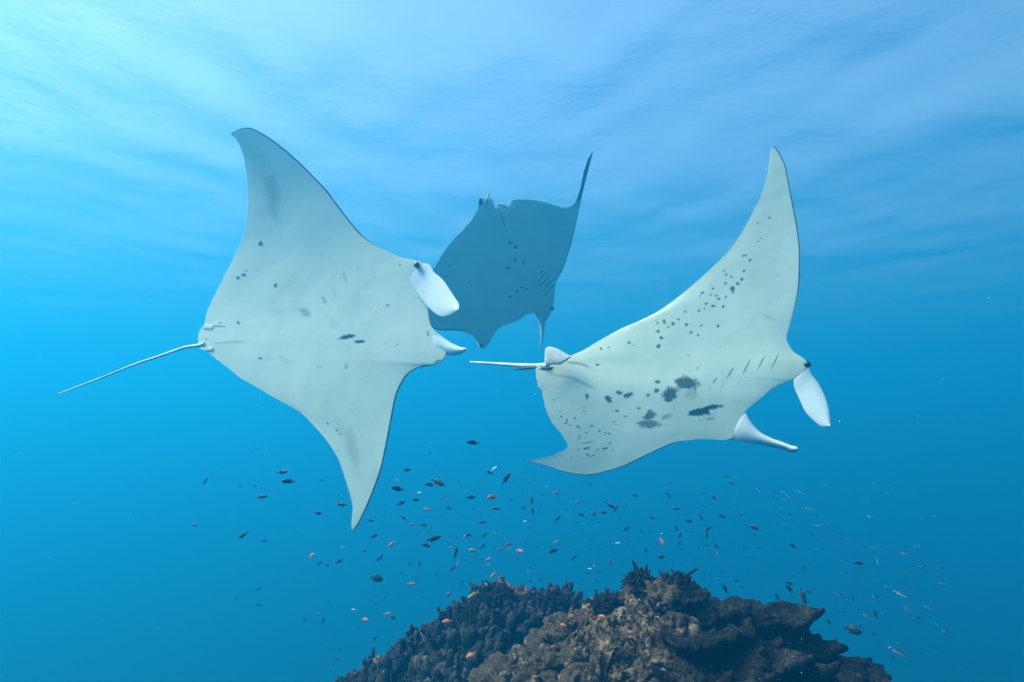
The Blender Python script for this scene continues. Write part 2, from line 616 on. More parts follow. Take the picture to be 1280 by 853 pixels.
def build_manta(label, le, te, center_px, axis, dist, normal, bend, spots, lines, size, fins, eyes, gills, tail, tail_r,
                extra=(), ns=470, nc=270, te_ragged=0.6, body_thick=0.36, seed=0):
    """le / te: three pixel pieces each (wing, head or rear, wing). normal: the way the belly plane faces."""
    nrm = np.array(normal, float)
    nrm /= np.linalg.norm(nrm)
    P0 = at(center_px[0], center_px[1], dist)

    def plane(px, py):
        d = ray(px, py)
        return d * ((P0 @ nrm) / (d @ nrm))[..., None]

    ax0, ax1 = np.array(axis[0], float), np.array(axis[1], float)
    axd = (ax1 - ax0) / np.linalg.norm(ax1 - ax0)
    axn = np.array([axd[1], -axd[0]])
    tips = [np.array(le[0][0], float), np.array(le[2][-1], float)]
    ends = [float((t_ - ax0) @ axn) for t_ in tips]

    def span(px, py):
        """-0.5 at the first wing tip, 0 on the body axis, 0.5 at the other tip."""
        d = (px - ax0[0]) * axn[0] + (py - ax0[1]) * axn[1]
        d = d * np.sign(ends[1])
        return np.clip(np.where(d < 0, d / abs(ends[0]), d / abs(ends[1])) * 0.5, -0.58, 0.58)

    store = {}

    def depth(px, py, S, Cc):
        P = plane(px, py)
        store['d'] = span(px, py)
        return P * (1 + bend(store['d'] + 0.5, Cc))[..., None]

    def thick(S, Cc):
        d = store['d']
        body = np.exp(-(np.abs(d) / 0.17) ** 2.0)
        wing = 0.22 * np.cos(np.clip(d, -0.5, 0.5) * math.pi) ** 1.5 + 0.012
        T = body_thick * (0.80 * body + wing)
        prof = np.clip(Cc, 0, 1) ** 0.72 * (1 - Cc) ** 0.95 * 3.0
        return T * prof + 0.006

    root = bpy.data.objects.new('manta_ray', None)
    COL.objects.link(root)
    root.empty_display_size = 0.3
    root.location = P0
    tag(root, label, 'manta ray', 'manta rays gliding over the reef')
    # a slightly ragged trailing edge
    g = blade(le, te, ns, nc, depth, thick, 0.06)
    rag = te_ragged * size / F * (vnoise(np.stack([g['S'] * 300, 0 * g['S'], 0 * g['S']], -1), 0.33, seed) +
                                  0.7 * vnoise(np.stack([g['S'] * 300, 0 * g['S'], 0 * g['S']], -1), 0.9, seed + 3))
    tang = np.gradient(g['P'], axis=1)
    tang /= np.linalg.norm(tang, axis=-1, keepdims=True) + 1e-9
    wgt = np.clip((g['C'] - 0.94) / 0.06, 0, 1) * np.clip(np.minimum(g['S'], 1 - g['S']) * 14, 0, 1)
    for key in ('belly', 'back'):
        g[key] = g[key] + tang * (rag * wgt)[..., None]
    # gentle unevenness of the belly
    soft = 0.003 * fbm(g['P'], 3.0, 3, seed + 5) * np.clip(g['C'] * (1 - g['C']) * 8, 0, 1)
    g['belly'] = g['belly'] + g['nrm'] * soft[..., None]
    me = blade_mesh('manta_body', g, P0)
    bx, by = project(g['belly'])
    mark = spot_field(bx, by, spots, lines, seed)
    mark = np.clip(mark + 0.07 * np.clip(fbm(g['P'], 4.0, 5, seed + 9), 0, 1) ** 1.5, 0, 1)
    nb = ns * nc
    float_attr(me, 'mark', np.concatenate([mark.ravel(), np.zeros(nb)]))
    chord_px = np.hypot(bx[:, :1] - bx[:, -1:], by[:, :1] - by[:, -1:]) + 4
    chord_edge = np.clip((2.0 - g['C'] * chord_px) / 0.9, 0, 1) * np.clip(np.abs(g['S'] - 0.5) * 14 - 1.6, 0, 1)
    wp = 0.18 * fbm(g['P'], 4.0, 3, seed + 21)
    patch = np.clip((0.20 - np.abs(np.abs(g['S'] - 0.5) - 0.17) * 2.2 - np.abs(g['C'] - 0.22) + wp) / 0.08, 0, 1)
    float_attr(me, 'dorsal', np.concatenate([chord_edge.ravel(), (1 - 0.85 * patch).ravel()]))
    link('body', me, M_SKIN, root)

    bxf, byf = bx.ravel(), by.ravel()
    bel, nn = g['belly'].reshape(-1, 3), g['nrm'].reshape(-1, 3)

    def on_belly(px, py):
        k = np.argmin((bxf - px) ** 2 + (byf - py) ** 2)
        return bel[k], nn[k]

    for (e1, e2, dz, th, curl) in fins:
        def fdepth(px, py, S, Cc, dz=dz, curl=curl):
            ks = []
            for e in (e1, e2):
                base, _ = on_belly(*e[0])
                ks.append(np.linalg.norm(base) / np.linalg.norm(plane(np.array(e[0][0]), np.array(e[0][1]))))
            k = ks[0] * (1 - Cc) + ks[1] * Cc
            root_sink = 0.005 * np.clip(1 - S / 0.14, 0, 1) ** 1.5 + 0.0015
            return plane(px, py) * (k * (1 + root_sink + dz * np.clip((S - 0.25) / 0.75, 0, 1) ** 1.4 + curl * (Cc - 0.5) ** 2 * 4 * S))[..., None]

        def fthick(S, Cc, th=th):
            return th * (np.clip(1.02 - S, 0, 1) ** 0.45) * np.clip(S * 3 + 0.3, 0, 1) * (np.sqrt(np.clip(1 - (2 * Cc - 1) ** 2, 0, 1))) + 0.004
        fg = blade(e1, e2, 48, 26, fdepth, fthick, 0.5)
        fm = blade_mesh('cephalic_fin', fg, P0)
        link('cephalic_fin', fm, M_FIN, root)
    for (x, y, r, out) in eyes:
        p, n_ = on_belly(x, y)
        d = ray(x, y)
        p = d * (np.linalg.norm(p) / np.linalg.norm(d)) * (1 - out)
        V, q = ball_np(r)
        link('eye', mesh_np('manta_eye', V + p - P0, q), M_EYE, root)
    for (a, b, w) in gills:
        a, b = np.array(a, float), np.array(b, float)
        pa = np.linspace(a - 0.06 * (b - a), b + 0.22 * (b - a), 9)
        pts = []
        for (x, y) in pa:
            p, n_ = on_belly(x, y)
            pts.append(p - n_ * w * 0.45)
        pts = np.array(pts)
        rad = w * np.sin(np.linspace(0.15, math.pi - 0.08, 9)) ** 0.8 * np.linspace(1, 0.45, 9)
        V, q, t = tube_np(pts, rad, 6)
        link('gill_slit', mesh_np('gill_slit', V - P0, q, t), M_DARK, root)
    # mouth: a wide dark slot along the front of the head
    i0, i1 = int(ns * 0.45), int(ns * 0.55)
    kc = np.searchsorted(g['C'][0], 0.02)
    mp = g['back'][i0:i1:6, kc] - g['nrm'][i0:i1:6, kc] * 0.002
    V, q, t = tube_np(mp, 0.016 * np.sin(np.linspace(0.1, math.pi - 0.1, len(mp))) ** 0.5, 8, 0.5)
    link('mouth', mesh_np('manta_mouth', V - P0, q, t), M_DARK, root)
    # tail
    base, _ = on_belly(*tail[0][:2])
    k = np.linalg.norm(base) / np.linalg.norm(plane(np.array(tail[0][0]), np.array(tail[0][1])))
    tp = catmull([t_[:2] for t_ in tail], 40)
    tz = np.linspace(0, 1, 40)
    TP = plane(tp[:, 0], tp[:, 1]) * (k * (1 + tail_r[2] * tz))[..., None]
    V, q, t = tube_np(TP, np.interp(tz, [0, 0.12, 1], [tail_r[0], tail_r[0] * 0.7, tail_r[1]]), 10)
    link('tail', mesh_np('manta_tail', V - P0, q, t), M_TAIL, root)
    for (name, e1, e2, k_off, th, material) in extra:
        def xdepth(px, py, S, Cc, k_off=k_off):
            return plane(px, py) * (k * (1 + k_off))
        xg = blade(e1, e2, 26, 16, xdepth, lambda S, Cc, th=th: th * np.clip(1.02 - S, 0, 1) ** 0.5 * np.sqrt(np.clip(1 - (2 * Cc - 1) ** 2, 0, 1)) + 0.003, 0.5)
        link(name, blade_mesh('manta_' + name, xg, P0), material, root)
    return root


def zt(ox, oy, sc, items):
    """Pixel positions read from an enlarged crop: origin and scale of the crop."""
    return [(ox + i[0] / sc, oy + i[1] / sc) + tuple(i[2:]) for i in items]


def zspots(ox, oy, sc, items):
    """(x, y, r[, ry, angle, strength, softness]) in crop pixels -> spot tuples."""
    out = []
    for i in items:
        rx = 0.88 * i[2] / sc
        ry = 0.88 * (i[3] if len(i) > 3 else i[2]) / sc
        out.append((ox + i[0] / sc, oy + i[1] / sc, rx, ry, i[4] if len(i) > 4 else 0, i[5] if len(i) > 5 else 0.9, i[6] if len(i) > 6 else 0))
    return out


# --- the manta on the left: belly to the camera, one wing up and one down
M1_LE = [
    [(287.8, 167.8), (297.5, 162.2), (307.8, 159.8), (316.3, 161.3), (327.5, 166.9), (340.6, 175.3), (357.5, 188.4), (372.5, 201.6), (391.3, 220.3),
     (408.2, 238.1), (420, 254), (439.9, 279.9), (453.9, 295.2), (469.2, 306.2), (479.7, 311.6), (498.5, 321.4), (505, 323)],
    [(505, 323), (512.5, 324.5), (526, 328), (533, 336), (536, 352), (535.5, 372), (535, 384), (538, 405), (546, 417), (554, 430), (557.5, 440), (556, 447)],
    [(556, 447), (548.5, 454), (538, 456.5), (527, 458), (512, 465.7), (502.8, 478), (495, 496), (487.6, 532.8), (478.4, 578.5), (470.8, 603), (460, 630), (448, 654.8), (440.3, 663.3)]]
M1_TE = [
    [(287.8, 167.8), (294.7, 173.4), (300.3, 183.8), (305, 198.8), (309, 225), (309.7, 255), (305.6, 291.9), (294.4, 318), (275.6, 355.6), (262.5, 382), (256, 402), (254.7, 407.3)],
    [(254.7, 407.3), (250.3, 412.8), (248, 422), (248.5, 431), (252, 435), (257, 438)],
    [(257, 438), (270, 449), (289.7, 464.2), (300, 472.2), (320.6, 484.4), (343, 497.5), (363.8, 508.8), (380.7, 520), (390, 529.8), (408.3, 551), (423.5, 575.5), (432.7, 603), (440.3, 630),
     (439.4, 654.8), (440.3, 663.3)]]
m1_spots = (
    zspots(240, 260, 5.333, [(450, 243, 11), (464, 243, 12), (458, 230, 10), (345, 447, 15, 12), (306, 468, 11, 9), (361, 420, 9, 7), (557, 518, 12, 17), (757, 697, 42, 26, 35, 0.42, 0.5),
                             (188, 768, 12, 6), (309, 766, 10, 14, -30), (570, 695, 46, 20, -10, 0.12, 0.6), (632, 520, 26, 5, 0, 0.2, 0.5)])
    + zspots(300, 400, 5.333, [(722, 113, 55, 14, -11, 1.0), (798, 146, 43, 12, -4, 1.0), (135, 257, 16, 10), (582, 692, 10, 7), (646, 738, 10, 9), (670, 762, 8, 7),
                               (305, 270, 50, 20, 25, 0.14, 0.6), (530, 313, 32, 14, 0, 0.14, 0.6), (708, 312, 11, 22, 0, 0.4, 0.5)])
    + zspots(330, 330, 6.559, [(1012, 340, 18, 13, -15, 0.55, 0.5), (920, 392, 14, 10, 0, 0.4, 0.5), (1090, 660, 11, 10, 0, 0.6), (995, 655, 16, 22, 0, 0.2, 0.6), (560, 505, 40, 18, 0, 0.12, 0.7)])
    + [(534.8, 418, 1.4, 3.4, 0, 0.7, 0), (546, 452.5, 4.5, 1.6, -22, 0.8, 0), (500, 331, 2, 1.4, 0, 0.5, 0),
       (340.5, 240, 8, 24, -9, 0.34, 0.8), (326, 205, 9, 20, -30, 0.16, 0.9), (440, 560, 7, 26, -14, 0.26, 0.8), (424, 535, 7, 14, -20, 0.12, 0.9)])
m1_lines = [([(260.6, 408.5), (272, 408), (284, 409)], 0.9, 0.8), ([(263.5, 430.3), (290, 428), (311.6, 427.7)], 1.4, 0.34), ([(254.7, 423.8), (261, 423.8)], 0.8, 0.6),
            ([(256.9, 436.4), (266.7, 436.4)], 0.9, 0.6), ([(403, 370), (407.5, 380)], 1.5, 0.5), ([(416, 359), (420, 374)], 1.2, 0.24), ([(429, 339), (432.5, 354)], 1.6, 0.34),
            ([(447.4, 330), (449, 344)], 1.0, 0.2), ([(466.5, 328), (468.4, 353)], 1.0, 0.2), ([(436.7, 432), (437.5, 447)], 1.2, 0.16), ([(412, 396), (417, 410)], 2, 0.14)]


def bend1(S, C):
    d = S - 0.5
    return -0.075 * np.clip(-2 * d, 0, 1.2) ** 2.0 + 0.01 * np.clip(2 * d, 0, 1) ** 2.2 


build_manta('pale manta ray with raised and lowered wings and a long thin white tail', M1_LE, M1_TE, (400, 410), ((250, 424), (545, 390)), 5.2, (-0.22, -0.96, 0.12), bend1, m1_spots, m1_lines, 5.2,
            fins=[([(514, 331), (534.8, 330.3), (543, 341), (554.7, 351.4), (568.8, 372.5), (574, 381), (573.5, 387)],
                   [(500, 346), (512.5, 353.8), (517, 360.8), (531, 379.6), (543, 391.3), (552.4, 396), (565, 393.5), (573.5, 387)], -0.018, 0.010, 0.003),
                  ([(533, 404), (546, 416), (556, 423.5), (566, 430), (575, 434), (583, 436)],
                   [(538, 446), (552, 441), (561, 443.8), (570, 444), (578, 441.5), (583, 436)], -0.008, 0.020, 0.010)],
            eyes=[(521, 331.5, 0.024, 0.004)], gills=[],
            tail=[(256, 430.5), (246, 432.5), (230.6, 434.7), (202, 444.5), (169.4, 455.5), (136.6, 468.6), (99.4, 482.8), (73, 493)], tail_r=(0.017, 0.006, 0.04),
            extra=[('pelvic_fin', [(266, 407), (257, 406.5), (252, 409)], [(266, 411), (258, 411.5), (252, 409)], -0.001, 0.004, M_SKIN),
                   ('pelvic_fin', [(266, 434), (256, 434), (249, 436)], [(266, 438), (257, 438.5), (249, 436)], -0.001, 0.004, M_SKIN),
                   ('dorsal_fin', [(268, 424), (256, 420), (248, 421)], [(262, 432), (254, 430), (248, 421)], 0.09, 0.02, M_DARK)],
            seed=3)

# --- the manta on the right: banking, spotted belly, near wing raised
M3_LE = [
    [(965.3, 184.6), (968, 184), (973.8, 190.6), (981.3, 205.6), (985, 224.4), (990.6, 252.5), (996.3, 282.5), (999.6, 308.8), (1000, 330), (998.5, 360), (993.2, 385.5), (988, 404.5), (983.7, 419.3)],
    [(983.7, 419.3), (984.4, 427.4), (992, 440), (1004, 448), (1009, 455), (1005, 466), (991.8, 475), (984.4, 477), (965.4, 486.5), (950.7, 499), (931.7, 515), (922, 534), (916, 547), (904, 550.7)],
    [(904, 550.7), (880.7, 549.3), (862, 551), (840.8, 554.7), (810, 568.7), (780, 583), (758, 590), (739.4, 594), (720.7, 593.4), (702, 588.7), (683, 582.4), (669, 578.7), (657.4, 576.3)]]
M3_TE = [
    [(965.3, 184.6), (962.5, 194.4), (959.7, 217), (953, 239.4), (943.8, 260), (932.5, 282.5), (923.5, 297), (906.6, 318), (885.5, 339), (864.4, 358), (843.3, 375), (822, 389.8), (796.9, 402.4),
     (780, 409.4), (755.8, 422.3), (730, 437.5), (711.3, 445.7), (700, 450)],
    [(700, 450), (688, 452), (678, 455), (670.5, 459), (669.5, 464)],
    [(669.5, 464), (672.6, 482), (677.3, 489), (682, 509), (690, 527.8), (702, 543), (709.4, 556), (707.8, 561.8), (697, 567.6), (680.8, 573), (657.4, 576.3)]]
m3_spots = (
    zspots(780, 280, 4.7375, [(813, 85, 6), (796, 103, 6), (705, 190, 10, 6), (722, 187, 7), (745, 215, 9), (711, 279, 8, 10), (591, 279, 5), (605, 301, 7), (635, 315, 8), (602, 353, 9, 7),
                              (697, 328, 10), (674, 355, 10), (640, 384, 15, 13), (645, 405, 9), (515, 364, 5), (527, 382, 8), (464, 408, 10, 9), (452, 427, 5), (515, 421, 8, 5), (547, 426, 10, 7),
                              (560, 445, 9, 7), (603, 432, 8), (588, 490, 9), (528, 487, 13, 7), (486, 473, 11, 8), (477, 502, 7), (443, 515, 8), (360, 521, 9, 7), (323, 566, 10), (290, 590, 10),
                              (263, 612, 7), (238, 573, 10, 8), (240, 584, 11, 8), (190, 571, 7, 5), (198, 588, 9, 7), (203, 636, 11, 10), (222, 676, 12, 10), (203, 726, 14, 11, -30),
                              (371, 596, 10, 9), (457, 603, 9, 8), (557, 607, 10), (397, 644, 9), (439, 659, 10), (30, 703, 9), (55, 722, 7, 6, 0, 0.5), (383, 779, 6, 8, 0, 0.4), (572, 732, 6, 6, 0, 0.3),
                              (905, 297, 16, 10, 30, 0.16, 0.6)])
    + zspots(880, 170, 5.333, [(437, 547, 8), (358, 581, 7, 5)])
    + zspots(740, 380, 4.265, [(47, 239, 7), (88, 232, 6, 5, 0, 0.7), (27, 325, 9, 7), (350, 416, 19, 12), (343, 463, 13, 11), (300, 486, 12, 9, -25), (144, 474, 17, 10, 15), (190, 489, 26, 12, -22),
                               (85, 508, 28, 15, 42), (133, 571, 16, 7), (176, 600, 10, 4), (249, 557, 11, 5), (500, 425, 66, 38, 8, 0.92, 0.32), (525, 475, 34, 28, 0, 0.36, 0.7),
                               (418, 475, 40, 36, -20, 0.92, 0.3), (410, 512, 30, 15), (438, 495, 18, 18), (312, 570, 14, 7), (305, 597, 38, 22, -20, 0.85, 0.32), (300, 640, 72, 24, 0, 0.76, 0.35),
                               (393, 603, 34, 13, -22, 0.5, 0.5), (564, 343, 7, 9, 0, 0.5), (515, 275, 7, 6, 0, 0.35), (575, 575, 62, 20, -8, 1.0), (620, 556, 60, 12, -14, 1.0), (668, 546, 36, 7, 3, 1.0),
                               (560, 591, 56, 7, -2, 1.0), (610, 585, 34, 6, 6, 1.0), (630, 613, 26, 4, 0, 0.8), (578, 620, 12, 3, 0, 0.6), (20, 385, 18, 5, 0, 0.2, 0.6)])
    + zspots(580, 400, 4.265, [(655, 408, 9, 12, -15), (480, 427, 9, 5, 0, 0.5), (640, 488, 11, 4, 0, 0.7), (590, 526, 8, 7), (549, 537, 8, 7), (519, 516, 6), (544, 553, 7, 5), (565, 562, 7, 5), (605, 568, 8, 6),
                               (613, 576, 7, 5), (680, 566, 9, 5), (724, 592, 8, 9), (752, 600, 6, 3), (773, 607, 12, 5), (652, 602, 7, 5), (614, 622, 10, 4), (612, 634, 8, 3, 0, 0.6), (670, 652, 26, 4, -8, 0.6),
                               (640, 660, 10, 3, 0, 0.5), (613, 690, 9, 4), (655, 685, 19, 6, -10), (712, 693, 7, 6, 0, 0.6), (753, 685, 13, 6, -15), (793, 693, 8, 3), (660, 720, 9, 6, 30), (672, 728, 10, 4),
                               (692, 722, 9, 4), (575, 732, 6, 5, 0, 0.5), (778, 660, 10, 3, -15), (745, 575, 8, 3, 0, 0.4), (810, 560, 8, 3, 0, 0.5), (800, 543, 12, 4, 0, 0.6), (640, 735, 8, 3, 0, 0.5),
                               (630, 662, 5, 2), (700, 610, 7, 3, 0, 0.6), (515, 490, 7, 4, 0, 0.4)]))
m3_lines = [([(706, 453), (725, 455), (739, 460.5)], 1.5, 0.62), ([(687, 468), (715, 473), (735, 482), (748, 490)], 2.0, 0.38), ([(706, 500), (722, 505), (738, 512)], 3.0, 0.12),
            ([(950, 393), (961, 397), (972, 400)], 2.6, 0.2), ([(925, 474), (921, 482)], 1.2, 0.2), ([(906, 477), (901, 487)], 1.2, 0.25), ([(889, 481), (885, 490)], 1.2, 0.2)]


def bend3(S, C):
    d = (S - 0.5) * 2
    up = np.clip(-d, 0, 1.2)
    dn = np.clip(d, 0, 1.2)
    return -0.03 * up ** 2 + 0.015 * dn ** 1.8


build_manta('pale manta ray with dark belly blotches and rows of small spots', M3_LE, M3_TE, (840, 455), ((675, 462), (965, 492)), 5.1, (-0.40, -0.90, 0.01), bend3, m3_spots, m3_lines, 5.1,
            fins=[([(1004, 449), (1010, 456), (1014, 467.5), (1024.5, 482), (1033, 501), (1037, 518), (1038.3, 533)],
                   [(984, 468), (991.8, 475), (993, 484.4), (1001.3, 503.4), (1007.7, 516), (1018, 526.6), (1026.6, 533.4), (1034, 534.5), (1038.3, 533)], -0.010, 0.010, 0.003),
                  ([(926, 506), (931.7, 515), (938, 526.6), (948.5, 539.3), (963.3, 547.8), (980.2, 554), (988.7, 557.3), (995, 558.6), (997.6, 561)],
                   [(900, 549), (915.8, 550.2), (927.4, 552), (946.4, 555), (963.3, 558.3), (980.2, 562), (988.7, 565.7), (995, 565), (997.6, 561)], 0.0, 0.025, 0.01)],
            eyes=[(1009.3, 455.8, 0.024, 0.012)],
            gills=[((896.6, 471), (889.6, 481.3), 0.0056), ((918, 457), (906.5, 476.5), 0.0058), ((939, 448), (925, 474), 0.0058), ((957.4, 441.8), (945.5, 465), 0.0052), ((974.3, 440), (961.5, 467), 0.0046)],
            tail=[(686, 457), (681, 457.5), (665, 457.5), (650, 457), (615, 454.6), (588.2, 452.8)], tail_r=(0.032, 0.009, 0.05),
            extra=[('dorsal_fin', [(714, 446), (697, 436.5), (688, 433.8), (683, 435.2), (682, 437)], [(700, 456), (684, 456), (681, 453), (681, 445), (682, 437)], -0.02, 0.035, M_TAIL),
                   ('pelvic_fin', [(672, 459), (655, 459.5), (636, 463)], [(668, 461.5), (655, 462.5), (636, 463)], -0.015, 0.010, M_DARK),
                   ('pelvic_fin', [(692, 459), (680, 459.5), (673, 462)], [(690, 462), (682, 463.5), (673, 462)], -0.015, 0.010, M_DARK)],
            seed=9)

# --- the manta in the middle, farther away and in its own shade
M2_LE = [
    [(496, 388), (505, 396), (520, 404), (537, 409), (550, 413), (573, 413.5), (589, 418.5), (594, 423)],
    [(594, 423), (599, 432), (604, 436), (611, 430), (615.5, 421.7), (625, 409.4), (645, 402), (658, 394), (671, 391.5), (680, 398), (686, 396), (690, 386.5)],
    [(690, 386.5), (692.6, 374), (695, 353), (702, 340), (711, 315), (718.8, 285), (725.3, 255), (730, 234), (735.6, 212), (741.6, 188.4)]]
M2_TE = [
    [(496, 388), (510, 372), (526, 355), (542, 336.7), (556, 313), (569, 297), (580, 286), (589.4, 275), (596.9, 262)],
    [(596.9, 262), (600, 250), (607, 247), (614.7, 249), (619.4, 260.6), (623, 256.5), (632, 259), (637, 257)],
    [(637, 257), (640, 251), (645, 249.8), (660.6, 249.4), (677.5, 252), (692.5, 256.5), (705.6, 259.7), (715, 257), (719.7, 252), (725, 236), (728, 223), (731, 210), (735.5, 198), (741.6, 188.4)]]
m2_spots = (zspots(580, 180, 5.333, [(308, 660, 13, 11), (345, 690, 11, 10), (338, 772, 10), (398, 793, 10), (297, 829, 13, 11), (650, 543, 16, 8, 0, 0.3, 0.6)])
            + zspots(540, 320, 6.094, [(682, 240, 10), (717, 255, 11), (648, 272, 11, 13), (593, 312, 14, 11), (130, 75, 9, 12, 0, 0.5), (105, 160, 12, 9, 0, 0.7), (283, 200, 14, 7, 0, 0.4)]))


def bend2(S, C):
    d = (S - 0.5) * 2
    return -0.04 * np.clip(-d, 0, 1) ** 2 + 0.02 * np.clip(d, 0, 1) ** 2


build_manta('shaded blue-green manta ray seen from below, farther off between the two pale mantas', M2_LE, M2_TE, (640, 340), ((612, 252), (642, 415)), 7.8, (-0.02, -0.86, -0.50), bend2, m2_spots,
            [([(622, 260), (628, 272), (632, 286)], 1.2, 0.5), ([(718, 262), (727, 240), (733, 215), (742, 186), (746, 176)], 7, 0.85)], 7.8,  # second stroke paints the wing tip's shade into the mark colour
            fins=[([(668, 390), (672, 399), (675, 410), (676.5, 424), (675, 437.3)], [(688, 393), (682, 402), (680, 412), (678, 426), (675, 437.3)], -0.02, 0.03, 0.03),
                  ([(590, 418), (594, 424), (597, 430), (599, 434)], [(612, 424), (607, 430), (603, 433), (599, 434)], 0.0, 0.03, 0.02)],
            eyes=[(690.5, 386, 0.022, 0.004), (601.5, 432, 0.020, 0.004)],
            gills=[((687, 338), (665, 359), 0.007), ((692.6, 341.3), (668, 364), 0.008), ((696, 345.4), (672, 369), 0.008), ((694.5, 354.5), (676, 374), 0.008), ((680, 338), (673, 343), 0.006)],
            tail=[(608, 252), (608, 249), (610, 246), (612.5, 241)], tail_r=(0.018, 0.007, -0.1),
            extra=[('pelvic_fin', [(598, 256), (599, 250), (600.5, 247.5)], [(604, 256), (603, 250), (600.5, 247.5)], -0.02, 0.012, M_DARK),
                   ('dorsal_fin', [(636, 259), (630, 255), (621, 254.5)], [(636, 262), (628, 260), (621, 254.5)], -0.01, 0.02, M_FIN)],
            ns=360, nc=220, seed=15)


# ------------------------------------------------------------------ reef
RIDGE_Y, MOUND_Y = 3.4, 4.5
K = 0.79                       # size of the reef's lumps and corals
RIDGE_PX = [(560, 853), (600, 838), (640, 812), (680, 785), (705, 765), (725, 752), (745, 743), (770, 733), (790, 728), (815, 728), (840, 728), (865, 735), (880, 750), (905, 763), (950, 770), (975, 783),
            (1000, 797), (1025, 812), (1050, 826), (1066, 842), (1076, 862)]
MOUND_PX = [(412, 858), (430, 846), (475, 823), (497, 800), (522, 792), (550, 775), (575, 752), (600, 730), (620, 722), (645, 729), (672, 728), (698, 735), (712, 750), (730, 765), (760, 790), (800, 830)]


def crest(px_list, Y):
    P = at(np.array([p[0] for p in px_list], float), np.array([p[1] for p in px_list], float), np.full(len(px_list), Y))
    return P[:, 0], P[:, 2]


RX, RZ = crest(RIDGE_PX, RIDGE_Y)
MX, MZ = crest(MOUND_PX, MOUND_Y)


def profile(x, X, Z, side=2.2):
    z = np.interp(x, X, Z)
    z = np.where(x < X[0], Z[0] - (X[0] - x) * side, z)
    return np.where(x > X[-1], Z[-1] - (x - X[-1]) * side, z)


def reef_height(x, y):
    def ridge(zc, yr, near, far):
        d = y - yr
        front = np.where(d < 0, -d, 0)
        behind = np.where(d > 0, d, 0)
        drop = near * front + np.clip(front - 1.25, 0, None) * 2.2 + far * behind + np.clip(behind - 0.8, 0, None) * 2.0
        return zc - drop - 0.05
    a = ridge(profile(x, RX, RZ), RIDGE_Y, 0.50, 0.9)
    b = ridge(profile(x, MX, MZ), MOUND_Y, 0.62, 0.8)
    h = np.maximum(a, b) + 0.08 * np.exp(-np.abs(a - b) / 0.1)
    return np.maximum(h, SEABED_Z - 1.0)


def build_reef():
    x = np.concatenate([np.linspace(-12, -1.7, 50, endpoint=False), np.linspace(-1.7, 2.5, 440, endpoint=False), np.linspace(2.5, 13, 50)])
    y = np.concatenate([np.linspace(-7, 1.8, 40, endpoint=False), np.linspace(1.8, 5.5, 360, endpoint=False), np.linspace(5.5, 17, 50)])
    X, Y = np.meshgrid(x, y, indexing='ij')
    Z = reef_height(X, Y)
    P = np.stack([X, Y, Z], -1)
    P0 = P / K
    n0 = fbm(P0, 1.6, 3, 31)
    n1 = 1 - 2 * np.abs(fbm(P0, 4.5, 3, 41))
    n2 = fbm(P0, 14.0, 3, 57)
    n3 = vnoise(P0, 42.0, 61)
    d = 0.09 * n0 + 0.07 * np.clip(n1, -1, 1) + 0.040 * n2 + 0.010 * n3 - 0.06
    P[..., 2] += 1.3 * K * d
    P[..., 0] += K * (0.08 * fbm(P0, 5.0, 3, 71) + 0.03 * vnoise(P0, 20, 75))
    P[..., 1] += K * (0.10 * fbm(P0, 5.0, 3, 81) + 0.03 * vnoise(P0, 20, 85))
    o = link('reef_rock', mesh_np('reef_rock', P, grid_quads(len(x), len(y))), M_ROCK)
    tag(o, 'rough encrusted rock of the coral reef pinnacle', 'reef', kind='structure')


build_reef()


def merge_tubes(parts):
    Vs, Qs, Ts, n = [], [], [], 0
    for V, q, t in parts:
        Vs.append(V)
        Qs.append(q + n)
        Ts.append(t + n)
        n += len(V)
    return np.vstack(Vs), np.vstack(Qs), np.vstack(Ts)


def finger_mesh(rng, count, h0, spread, r0):
    """A clump of stubby lumpy fingers on a low dome."""
    parts = []
    for k in range(count):
        a = rng.uniform(0, 6.283)
        rr = spread * math.sqrt(rng.uniform(0, 1))
        base = np.array([rr * math.cos(a), rr * math.sin(a), -0.05])
        lean = np.array([math.cos(a), math.sin(a), 0]) * rr * 0.9 / spread * 0.45 + rng.normal(0, 0.12, 3)
        h = h0 * (1 - 0.45 * (rr / spread) ** 2) * rng.uniform(0.65, 1.15) + 0.05
        dirn = np.array([0, 0, 1.0]) + lean
        dirn /= np.linalg.norm(dirn)
        ts = np.array([0, 0.3, 0.55, 0.8, 0.95, 1.0])
        pts = base + dirn * (ts * h)[:, None] + np.cumsum(rng.normal(0, 0.006, (6, 3)), axis=0)
        rad = r0 * rng.uniform(0.7, 1.25) * np.array([0.9, 0.95, 1.05, 1.0, 0.72, 0.32]) * rng.uniform(0.85, 1.15, 6)
        parts.append(tube_np(pts, rad, 7))
    V, q, t = merge_tubes(parts)
    V = V + 0.006 * np.stack([vnoise(V, 45, s) for s in (1, 2, 3)], -1)
    return V, q, t


